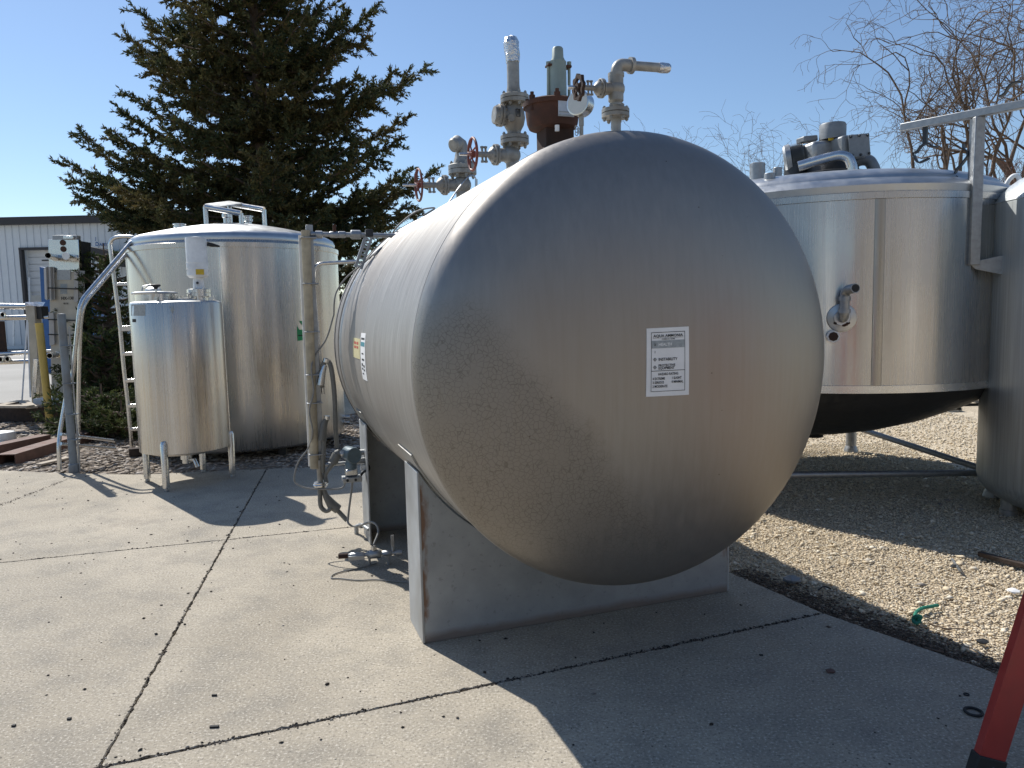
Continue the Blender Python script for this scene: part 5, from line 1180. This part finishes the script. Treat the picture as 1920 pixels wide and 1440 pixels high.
def panel_mesh(h):
    mb = MB(); poly = [(0, 0), (pw - .08, 0), (pw - .06, -.05), (pw - .02, -.05), (pw, 0), (pw, .03), (0, .03)]
    mb.prism(poly, lambda a, b, dd: Vector((a, b, dd)), 0, h); return mb.mesh('siding_panel')
pmA = panel_mesh(zev - zg - .3); pmB = panel_mesh(zev - dt)
for m_ in (pmA, pmB): m_.materials.append(MATS['siding'])
x = x0
while x < x1 - pw * .5:
    over = x + pw > dl + .05 and x < dr_ - .05
    zz = dt if over else zg + .3
    place('siding_panel', pmB if over else pmA, MATS['siding'], bo, Matrix.Translation((x, y_ + .11, zz))); x += pw
mb = MB(); mb.box(((x0 + x1) / 2, y_ - .05, zev + 5.5 * K), (x1 - x0 + 1, .7, 11 * K)); mb.build('eave_fascia', MATS['trim_dark'], bo)
mb = MB(); mb.add([(x0 - .5, y_ - .3, zev + 11 * K), (x1 + .5, y_ - .3, zev + 11 * K), (x1 + .5, y_ + 12, zev + 1.4), (x0 - .5, y_ + 12, zev + 1.4), (x0 - .5, y_ - .3, zev + 11 * K + .08), (x1 + .5, y_ - .3, zev + 11 * K + .08), (x1 + .5, y_ + 12, zev + 1.48), (x0 - .5, y_ + 12, zev + 1.48)], [(0, 1, 2, 3), (7, 6, 5, 4), (0, 4, 5, 1), (1, 5, 6, 2), (2, 6, 7, 3), (3, 7, 4, 0)]); mb.build('roof', MATS['trim_dark'], bo)
mb = MB(); mb.box((dl - .06, y_ + .1, dt / 2), (.16, .3, dt)); mb.box((dr_ + .06, y_ + .1, dt / 2), (.16, .3, dt)); mb.box(((dl + dr_) / 2, y_ + .1, dt + .06), (dr_ - dl + .3, .3, .14)); mb.build('door_frame', MATS['trim_dark'], bo)
mb = MB(); mb.box(((dl + dr_) / 2, y_ + 4, dt / 2), (dr_ - dl + 2, .2, dt + 1)); mb.build('dark_interior', MATS['trim_dark'], bo)
door = MB(); door.box(((dl + dr_) / 2, y_ + .62, (dt + 3.3) / 2), (dr_ - dl, .05, dt - 3.3)); door = door.build('roll_up_door', MATS['door_white'], bo)
zlow = WP(60, 547).z; nsl = 6; hsl = (dt - zlow) / nsl
smb = MB(); smb.box((0, 0, 0), (dr_ - dl, .07, hsl * .93)); sme = smb.mesh('door_slat')
for k in range(nsl): place('door_slat', sme, MATS['door_white'], door, Matrix.Translation(((dl + dr_) / 2, y_ + .55, zlow + hsl * (k + .5))))
mb = MB(); mb.box((WP(80, 487).x, y_ + .49, WP(80, 487).z), (22 * K, .03, 2.5 * K)); mb.build('door_window', MATS['trim_dark'], door)
wf = lambda px, py, o_=0: WP(px, py, -.02)
px_text('D', 178.5, 461, 10.5, .9, wf, 'sign_lettering', MATS['blue_paint'], bo); px_text('AIRY', 186.3, 461, 7.8, .93, wf, 'sign_lettering', MATS['blue_paint'], bo); px_text('J', 178.5, 450, 8, .9, wf, 'sign_lettering', MATS['blue_paint'], bo)
mb = MB(); 
for (a, b, c, e) in (((156, 460), (225, 474), (225, 500), (156, 478)),): quadbox(mb, WP(*a, -2.5), WP(*b, -2.5), WP(*c, -2.5), WP(*e, -2.5), 2.6)
mb.build('awning', MATS['trim_dark'], bo)
mb = MB(); mb.tube([WP(55, 520, -.5), WP(57, 640, -.5)], .05, 8); mb.build('downpipe', MATS['siding'], bo)
for px, py in ((26, 612),): mb = MB(); mb.tube([WP(px, 600, -1), WP(px, 648, -1)], .06, 8); mb.build('downpipe', MATS['white_paint'], bo)
# blue items in front of it
def blue(name, c4, Y, th, label, cat='panel', mat='blue_paint'):
    mb = MB(); quadbox(mb, *[AY(px, py, Y) for px, py in c4], th); o = mb.build(name, MATS[mat], bevel=.01); return tag(o, label, cat)
blue('blue_board', ((74, 500), (91, 503), (94, 700), (84, 700)), 24, .5, 'tall blue steel panel standing behind the heat exchanger')
blue('blue_cabinet', ((166, 545), (181, 545), (184, 708), (169, 708)), 22, .5, 'blue upright cabinet seen behind the bent handrail', 'cabinet')
blue('blue_bin', ((163, 676), (192, 679), (194, 735), (169, 735)), 17, .6, 'broad blue plastic bin behind the juniper shrub', 'bin')
blue('blue_bin', ((209, 684), (224, 684), (225, 735), (211, 735)), 17, .5, 'narrow blue plastic bin beside a grey post base', 'bin')
blue('grey_stand', ((192, 680), (204, 681), (206, 735), (195, 735)), 17.1, .3, 'pale grey stand between two blue bins', 'stand', 'cream_steel')
mb = MB(); mb.bar(AY(150, 662, 12.5), AY(224, 680, 14.5), .07, .07); mb.bar(AY(150, 672, 12.5), AY(224, 684, 14.5), .06, .06); mb.bar(AY(184, 669, 13.4), AY(192, 678, 13.4), .06, .06)
for px, py, Y in ((158, 668, 12.7), (215, 680, 14.25)): q = AY(px, py, Y); mb.bar(q, (q.x, q.y, -.04), .06, .06, (0, 1, 0))
o = mb.build('pipe_rack', MATS['steel_tube']); tag(o, 'bright steel tube rail behind the grey post', 'rail')

# ------------------------------------------------------------------ scrap frames behind the cone bottomed tank
for i, (c4, Y, lab) in enumerate((((((1660, 800), (1735, 785), (1752, 805), (1672, 806))), 11.2, 'flat pale steel frame lying beyond the cone tank'), (((1735, 780), (1800, 765), (1790, 800), (1745, 806)), 11.0, 'upended steel crate frame beyond the cone tank'), (((1790, 770), (1850, 775), (1850, 785), (1790, 790)), 11.6, 'low dark steel skid beyond the cone tank'))):
    mb = MB(); pts = [AY(px, py, Y) for px, py in c4]; pts = [Vector((p.x, p.y, max(-.03, p.z))) for p in pts]; r_ = .045
    for k in range(4):
        a, b = pts[k], pts[(k + 1) % 4]; mb.bar(a, b, r_, r_); mb.bar(a + Vector((.1, .7, 0)), b + Vector((.1, .7, 0)), r_, r_); mb.bar(a, a + Vector((.1, .7, 0)), r_, r_)
        lo = Vector((a.x, a.y, -.04)); 
        if (a - lo).length > .05: mb.bar(lo, a, r_, r_, (0, 1, 0))
    quadbox(mb, *[p + Vector((0, .1, 0)) for p in pts], .05)
    tag(mb.build('steel_frame', MATS['cream_steel' if i < 2 else 'dark_steel']), lab, 'scrap', 'scrap frames behind the tanks')

# ------------------------------------------------------------------ red stepladder at the right edge
f0 = G(1836, 1478); top_ = Vector((f0.x + .47, f0.y + .10, 1.9))
p_hi = AY(1935, 1165, f0.y + .02); axl = (p_hi - f0).normalized(); top_ = f0 + axl * 1.9
stp = thing('red_stepladder', f0, 'red fibreglass stepladder leg with a riveted black foot', 'ladder')
xl = Vector((1, 0, 0)); xl = (xl - axl * xl.dot(axl)).normalized(); yl = axl.cross(xl).normalized()
def railm(o0, name='rail', hi=1.9):
    mb = MB(); w, dp, th = .088, .034, .005; fn = lambda a, b, dd: o0 + xl * a + yl * b + axl * dd
    mb.prism([(-w / 2, -dp / 2), (w / 2, -dp / 2), (w / 2, dp / 2), (w / 2 - th, dp / 2), (w / 2 - th, -dp / 2 + th), (-w / 2 + th, -dp / 2 + th), (-w / 2 + th, dp / 2), (-w / 2, dp / 2)], fn, .05, hi) if yl.y > 0 else mb.prism([(-w / 2, dp / 2), (w / 2, dp / 2), (w / 2, -dp / 2), (w / 2 - th, -dp / 2), (w / 2 - th, dp / 2 - th), (-w / 2 + th, dp / 2 - th), (-w / 2 + th, -dp / 2), (-w / 2, -dp / 2)], fn, .05, hi)
    r_ = mb.build(name, MATS['ladder_red'], stp, bevel=.002)
    mb = MB(); mb.box(o0 + axl * .055, (.098, .046, .12), (xl, yl, axl)); ft = mb.build('rubber_foot', MATS['black_rubber'], stp, bevel=.004)
    mb = MB()
    for dz in (.035, .085): mb.sphere(o0 + axl * dz - (yl if yl.y > 0 else -yl) * .024 + xl * .005, .0055, 10)
    mb.build('rivet', MATS['steel_tube'], ft); return r_
railm(f0); o2 = Vector((.42, .05, 0)); railm(f0 + o2)
for k in range(5): mb = MB(); c = f0 + axl * (.32 + k * .32) + o2 / 2; mb.box(c, (.40, .08, .02)); mb.build('tread', MATS['galvanised'], stp, bevel=.003)
bk = Vector((.75, .55, 0)); mb = MB(); tpp = f0 + axl * 1.85; mb.bar(f0 + bk + Vector((0, 0, .02)), tpp + Vector((.05, .03, 0)), .05, .03); mb.bar(f0 + bk + o2 + Vector((0, 0, .02)), tpp + o2 + Vector((.05, .03, 0)), .05, .03); mb.build('rear_leg', MATS['ladder_red'], stp, bevel=.002)

# ------------------------------------------------------------------ litter on the ground
mb = MB(); q = G(1825, 1337); mb.torus(q + tup * .006, tup, .030, .0055, 32, 8); tag(mb.build('rubber_ring', MATS['black_rubber']), 'black rubber ring on the pad beside the red ladder foot', 'ring')
mb = MB(); q = G(1812, 1303); mb.torus(q + tup * .003, tup, .0095, .0026, 20, 6); tag(mb.build('rubber_washer', MATS['black_rubber']), 'tiny black washer behind the larger rubber ring', 'washer')
mb = MB(); q = G(1427, 1229); mb.torus(q + tup * .003, tup, .0075, .002, 18, 6); tag(mb.build('rubber_washer', MATS['black_rubber']), 'tiny black washer on the shaded middle of the pad', 'washer')
zz = -.022
gp = lambda x, y, h=0: G(x, y, zz + h)
pts = [gp(1758, 1135, .012), gp(1745, 1137, .02), gp(1728, 1141, .02), gp(1718, 1148, .02), gp(1716, 1156, .015), gp(1722, 1162, .02), gp(1727, 1157, .035), gp(1720, 1155, .04), gp(1712, 1160, .02), gp(1716, 1168, .01), gp(1724, 1166, .012), gp(1722, 1158, .02), gp(1713, 1165, .01)]
mb = MB(); mb.tube(smoothpath(pts, 6), .009, 8); tag(mb.build('green_rope', MATS['rope_green']), 'short knotted length of green rope on the gravel', 'rope')
def stone(name, px, py, r, label, z=zz, mat='dark_steel', sc=(1.2, 1, .45), cat='stone', grp=None):
    mb = MB(); mb.sphere(G(px, py, z + r * .3), r, 10, sc); mb.v = [tuple(Vector(p) + Vector((random.gauss(0, r * .1), random.gauss(0, r * .1), random.gauss(0, r * .06)))) for p in mb.v]
    return tag(mb.build(name, MATS[mat], angle=25), label, cat, grp)
stone('flat_stone', 1485, 1086, .045, 'flat grey stone half in shade at the gravel edge', mat='motor_grey')
stone('dark_stone', 1790, 1062, .022, 'dark stone on the sunlit gravel beyond the green rope'); stone('dark_stone', 1842, 1203, .024, 'dark lump with a tail of strips on the gravel near the red ladder')
stone('pale_stone', 1901, 1108, .028, 'pale flattened stone on the gravel', mat='paper')
stone('dry_clod', 1557, 1258, .018, 'dried mud clod on the shaded concrete', z=0, mat='rust_beam', cat='clod')
for i, (px, py, w, lab) in enumerate(((402, 1364, .035, 'black plastic strip lying flat on the sunlit concrete'), (402, 1305, .022, 'small black chip with a raised corner on the concrete'), (130, 1349, .015, 'square black chip on the left slab'), (26, 1362, .014, 'black crumb near the left edge of the slab'))):
    mb = MB(); mb.box(G(px, py) + tup * .004, (w, w * .35 if i < 2 else w * .8, .007)); tag(mb.build('black_chip', MATS['black_rubber'], bevel=.001), lab, 'debris')
mb = MB(); mb.tube(smoothpath([gp(1535, 1106, .01), gp(1545, 1100, .015), gp(1558, 1104, .012)], 5), .004, 6); tag(mb.build('wire_offcut', MATS['black_rubber']), 'bent black wire offcut at the shaded gravel edge', 'wire')
mb = MB(); mb.tube(smoothpath([gp(1732, 1215, .01), gp(1750, 1219, .015), gp(1770, 1223, .012)], 5), .006, 6); tag(mb.build('stick', MATS['bark']), 'dark stick lying along the concrete edge', 'stick')
mb = MB(); mb.tube(smoothpath([gp(1740, 1168, .01), gp(1770, 1178, .012), gp(1800, 1179, .012), gp(1815, 1182, .01)], 5), .003, 6); tag(mb.build('thin_twig', MATS['bark']), 'long thin twig near the green rope', 'twig')
mb = MB(); mb.bar(gp(1785, 1048, .01), gp(1800, 1071, .01), .012, .01); tag(mb.build('metal_strip', MATS['galvanised']), 'short grey metal strip beside a dark stone on the gravel', 'scrap')
for k, (x0, y0, x1, y1) in enumerate(((1836, 1038, 1925, 1062),)):
    mb = MB(); mb.bar(gp(x0, y0, .02), gp(x1, y1, .02), .04, .03); tag(mb.build('dark_timber', MATS['timber_dark'], bevel=.004), 'dark thin batten lying at the shadow edge on the gravel', 'timber')

# ------------------------------------------------------------------ vegetation
def twig_mesh(segs, n=4):                          # segs: list of (p0,p1,r0,r1)
    m = len(segs); A = np.array([s[0] for s in segs]); B = np.array([s[1] for s in segs]); r0 = np.array([s[2] for s in segs]); r1 = np.array([s[3] for s in segs])
    D = B - A; L = np.linalg.norm(D, axis=1, keepdims=True); D = D / np.maximum(L, 1e-6)
    ref = np.where(np.abs(D[:, 2:3]) < .9, np.array([[0, 0, 1.]]), np.array([[1., 0, 0]])); U = np.cross(ref, D); U /= np.linalg.norm(U, axis=1, keepdims=True); W = np.cross(D, U)
    th = np.arange(n) * 2 * np.pi / n; c = np.cos(th)[None, :, None]; s = np.sin(th)[None, :, None]
    ring = U[:, None] * c + W[:, None] * s
    V = np.concatenate([A[:, None] + ring * r0[:, None, None], B[:, None] + ring * r1[:, None, None]], 1).reshape(-1, 3)
    k = np.arange(n); k2 = (k + 1) % n; f = np.stack([k, k2, n + k2, n + k], 1)
    return V, (f[None] + (np.arange(m) * 2 * n)[:, None, None]).reshape(-1, 4)
def diamonds(P, D, L, W):                          # leaf slivers: position, direction, length, width
    n = len(P); R = rng.normal(size=(n, 3)); S = np.cross(D, R); S /= np.linalg.norm(S, axis=1, keepdims=True) + 1e-9
    V = np.stack([P, P + D * (L * .45)[:, None] + S * (W * .5)[:, None], P + D * L[:, None], P + D * (L * .45)[:, None] - S * (W * .5)[:, None]], 1).reshape(-1, 3)
    return V, np.arange(n * 4).reshape(n, 4)
def conifer(name, base, H, prof, n_prim, label, mat, extra=(), zmin=.5, sec_step=.16, leaf=(.09, .022), dens=9, lean=(0, 0), droop=.25):
    root = thing(name, base, label, 'tree'); b = np.array(base); segs = []; P = []; D = []
    for i in range(14):
        z0, z1 = H * i / 14, H * (i + 1) / 14; segs.append((b + (lean[0] * z0 / H, lean[1] * z0 / H, z0), b + (lean[0] * z1 / H, lean[1] * z1 / H, z1), .016 * H * (1 - i / 14) + .012, .016 * H * (1 - (i + 1) / 14) + .012))
    prim = []
    for i in range(n_prim):
        z = zmin + (H - zmin - .2) * (i + rng.uniform(-.5, .5)) / n_prim; az = i * 2.399 + rng.uniform(-.4, .4); Lp = prof(z / H) * rng.uniform(.55, 1.08)
        prim.append((np.array(b + (lean[0] * z / H, lean[1] * z / H, z)), az, Lp, rng.uniform(.05, .35)))
    paths = []
    for st, az, Lp, rise in prim:
        d = np.array([math.cos(az), math.sin(az), 0.]); n = max(4, int(Lp / .25)); pts = [st]
        for k in range(n):
            f = (k + 1) / n; up = rise - droop * math.sin(math.pi * f * .8) + .55 * f * f
            dd = d + np.array([rng.normal(0, .10), rng.normal(0, .10), up + rng.normal(0, .08)]); dd /= np.linalg.norm(dd); pts.append(pts[-1] + dd * Lp / n)
        paths.append(pts)
    for a, e in extra:
        a = np.array(a); e = np.array(e); n = 10; pts = [a + (e - a) * k / n + np.array([0, 0, -.35 * math.sin(math.pi * k / n)]) + rng.normal(0, .03, 3) * (0 < k < n) for k in range(n + 1)]; paths.append(pts)
    for pts in paths:
        n = len(pts) - 1; tot = sum(np.linalg.norm(pts[k + 1] - pts[k]) for k in range(n)); acc = 0
        for k in range(n):
            p, q = pts[k], pts[k + 1]; seg = q - p; L = np.linalg.norm(seg); dd = seg / L; f = acc / tot; acc += L
            segs.append((p, q, .035 * (1 - f) + .006, .035 * (1 - (acc / tot)) + .006))
            m = max(1, int(L / sec_step * 1.3))
            for j in range(m):
                if f < .12 and rng.uniform() < .5: continue
                o = p + seg * rng.uniform(); side = np.cross(dd, [0, 0, 1.]); side /= np.linalg.norm(side) + 1e-9
                a = rng.uniform(-1, 1); sdv = dd * rng.uniform(.45, 1.0) + side * a * 1.1 + np.array([0, 0, rng.uniform(-.55, .45)]); sdv /= np.linalg.norm(sdv)
                sl = (.18 + .50 * (1 - f * .75)) * rng.uniform(.5, 1.15) * min(1, tot / 1.2); ns = max(2, int(sl / .12)); pp = o.copy(); vv = sdv.copy()
                for s in range(ns):
                    vv = vv + np.array([rng.normal(0, .16), rng.normal(0, .16), rng.normal(-.03, .14)]); vv /= np.linalg.norm(vv); q2 = pp + vv * sl / ns
                    segs.append((pp, q2, .006, .004))
                    c = int(dens * rng.uniform(.6, 1.3)); tt = rng.uniform(0, 1, (c, 1)); base_p = pp[None] * (1 - tt) + q2[None] * tt
                    ld = vv[None] * rng.uniform(.5, 1.3, (c, 1)) + rng.normal(0, .55, (c, 3)); ld /= np.linalg.norm(ld, axis=1, keepdims=True)
                    P.append(base_p + rng.normal(0, .012, (c, 3))); D.append(ld); pp = q2
    P = np.concatenate(P); D = np.concatenate(D); n = len(P)
    V, Fc = diamonds(P, D, leaf[0] * rng.uniform(.5, 1.5, n), leaf[1] * rng.uniform(.6, 1.4, n)); V -= b
    link('crown', npmesh('crown', V, Fc, mat), None, root)
    V, Fc = twig_mesh(segs, 5); V -= b; link('trunk', npmesh('trunk', V, Fc, MATS['bark'], True), None, root)
    return root, n
TY = 17.0
tbase = AY(497, 400, TY); TH = 13.5
KT = TY / CAM_F
def ep(px, py, dy=0.0): return tuple(AY(px, py, TY + dy))
def tz(py): return AY(497, py, TY)
ex = []
for px, py, sy, dy in ((800, 128, 215, -.3), (760, 150, 215, -.3), (705, 12, 110, .2), (690, 62, 130, 0), (765, 222, 290, .4), (752, 262, 300, .1), (818, 318, 400, .2), (770, 345, 420, .2), (236, 72, 150, 0), (238, 178, 250, .1), (262, 110, 190, .3), (222, 208, 290, .1), (262, 22, 110, .2), (205, 250, 330, -.2), (124, 308, 420, 0), (150, 250, 400, -.3), (158, 345, 430, .2), (148, 370, 440, -.2), (180, 285, 400, .3), (690, 170, 260, -.4), (300, 40, 120, .3), (195, 390, 460, -.3), (162, 385, 450, .4), (140, 340, 440, .3), (185, 330, 430, -.2), (770, 380, 440, -.2), (780, 400, 450, .4), (745, 330, 420, .3), (720, 290, 380, -.2), (650, 30, 140, .2), (640, 90, 200, -.3), (740, 410, 440, .1)):
    ex.append((ep(490 if px < 490 else 505, sy, dy * .5), ep(px, py, dy)))
    if rng.uniform() < .8: ex.append((ep(490 if px < 490 else 505, sy + 25, dy), ep(px + (60 if px < 490 else -60), py + rng.uniform(5, 30), dy + .5)))
def tprof(f): return (3.75 * (1 - f) ** .62 + .15) * (1.0 if f > .12 else .8)
_, nl = conifer('cedar_tree', (tbase.x, TY, -.04), TH, tprof, 230, 'tall dark ragged cedar rising behind the domed tank', m_cedar, ex, .6, leaf=(.09, .032), dens=25, sec_step=.085)
print('cedar leaves', nl)
def shrub(name, base, r, h, label, n=26, dens=6):
    return conifer(name, base, h, lambda f: r * (1.1 - f * .8), n, label, m_juniper, (), .05, leaf=(.07, .024), dens=dens, droop=.05, sec_step=.09)
for px, py, Y, r, h, lab in ((195, 800, 10.6, .75, .75, 'low spreading juniper shrub behind the grey post'), (230, 800, 10.2, .6, .55, 'low juniper shrub at the foot of the tank ladder'), (205, 760, 12.0, .9, 1.6, 'taller juniper shrub standing behind the tank ladder'), (215, 740, 13.2, 1.0, 3.0, 'loose upright juniper between the handrail and the domed tank'), (118, 760, 10.9, .25, .3, 'tiny green tuft at the foot of the yellow bollard')):
    q = AY(px, py, Y); r0_, _ = shrub('juniper_shrub', (q.x, Y, -.04), r, h, lab, 90 if h > 1 else 44, 16); r0_['category'] = 'shrub'; r0_['group'] = 'juniper shrubs by the ladder'
def bare_tree(name, base, H, label, spread=.55, depth=6, r0=.12, mat='bark_grey', n_stem=4, droop=.0, cat='tree', wisp=.22, seed=1):
    rg = np.random.default_rng(seed); root = thing(name, base, label, cat); b = np.array(base); tr_ = []; tw = []
    def grow(p, d, L, r, lv):
        n = 4; pts = [p]
        for k in range(n):
            d = d + rg.normal(0, .10 + .05 * lv, 3) + np.array([0, 0, .10 - droop * max(0, lv - 2)]); d /= np.linalg.norm(d); pts.append(pts[-1] + d * L / n)
        for k in range(n): (tr_ if lv < 2 else tw).append((pts[k], pts[k + 1], max(.004, r * (1 - .45 * k / n)), max(.003, r * (1 - .45 * (k + 1) / n))))
        if lv >= depth: return
        m = 2 if lv < 2 else int(rg.integers(2, 4))
        for j in range(m):
            i = int(rg.integers(2, n + 1)) if j else n
            nd = d + rg.normal(0, spread, 3) * np.array([1, 1, .6]) + np.array([0, 0, .15]); nd /= np.linalg.norm(nd)
            grow(pts[i], nd, L * rg.uniform(.62, .88), r * .58, lv + 1)
    for k in range(n_stem):
        a = rg.uniform(0, 6.28); d = np.array([math.cos(a) * wisp, math.sin(a) * wisp, 1.]); grow(b, d / np.linalg.norm(d), H * .30, r0, 0)
    V, Fc = twig_mesh(tr_, 7); V -= b; link('trunk', npmesh('trunk', V, Fc, MATS[mat], True), None, root)
    V, Fc = twig_mesh(tw, 4); V -= b; link('twigs', npmesh('twigs', V, Fc, MATS['twig' if mat != 'twig_red' else 'twig_red'], True), None, root)
    return root
q = AY(1868, 330, 17); bare_tree('bare_willow', (q.x, 17, -.04), 10.0, 'bare many-stemmed willow behind the edge tank', .38, 7, .12, n_stem=5, droop=.07, seed=3)
q = AY(1935, 330, 19); bare_tree('bare_willow', (q.x, 19, -.04), 10.5, 'second bare willow with arching twigs beyond the square tube arm', .5, 6, .13, n_stem=3, droop=.06, seed=8)
q = AY(1500, 330, 24); bare_tree('bare_sapling', (q.x, 24, -.04), 8.0, 'wispy bare sapling behind the gearmotor', .17, 6, .035, n_stem=4, droop=.05, seed=5, wisp=.06)
q = AY(1112, 330, 26); bare_tree('bare_sapling', (q.x, 26, -.04), 7.6, 'small bare treetop beyond the vent flange', .14, 6, .04, n_stem=4, droop=.0, seed=6, wisp=.06)
for k, (px, Y) in enumerate(((1845, 15.2), (1895, 14.8), (1930, 15.5))): q = AY(px, 330, Y); o = bare_tree('red_brush', (q.x, Y, -.04), 4.4 + .3 * k, ('tangle of reddish bare brush under the bare willow', 'reddish bare brush right behind the lifting lug', 'reddish bare brush beyond the edge tank shoulder')[k], .5, 5, .03, 'twig_red', 7, seed=20 + k, cat='shrub'); o['group'] = 'reddish brush'
q = AY(1773, 300, 42); up = thing('utility_pole', (q.x, 42, -.04), 'thin dark utility pole far behind the cone tank', 'pole'); zt_ = AY(1775, 271, 42).z
mb = MB(); mb.cyl((q.x, 42, -.1), (q.x, 42, zt_), .16, .12, 12); mb.build('shaft', MATS['pole_wood'], up); mb = MB(); mb.bar((q.x - .25, 41.9, zt_ - .5), (q.x + .25, 41.9, zt_ - .5), .1, .1); mb.build('bracket', MATS['pole_wood'], up)

# ------------------------------------------------------------------ unseen warehouse added behind the camera, to reflect in the steel and block sky
yb = thing('added_warehouse', (0, -21, -.04), 'plain unseen warehouse added behind the photographer for the steel to reflect', 'building')
mb = MB(); mb.box((-24, -25, 1.65), (52, 8, 3.3)); mb.box((27, -25, 4.8), (50, 8, 9.6)); yw = mb.build('wall', MATS['added_wall'], yb)
mb = MB(); mb.box((-24.6, -25, 3.45), (52, 9, .3)); mb.box((27, -25, 9.75), (51, 9, .3)); mb.build('roof', MATS['trim_dark'], yb)
for k in range(9):
    mb = MB(); mb.box((-30 + k * 8.4, -20.95, 1.4), (3.0, .2, 2.8)); mb.build('dock_door', MATS['door_white' if k % 3 == 0 else 'trim_dark'], yb)
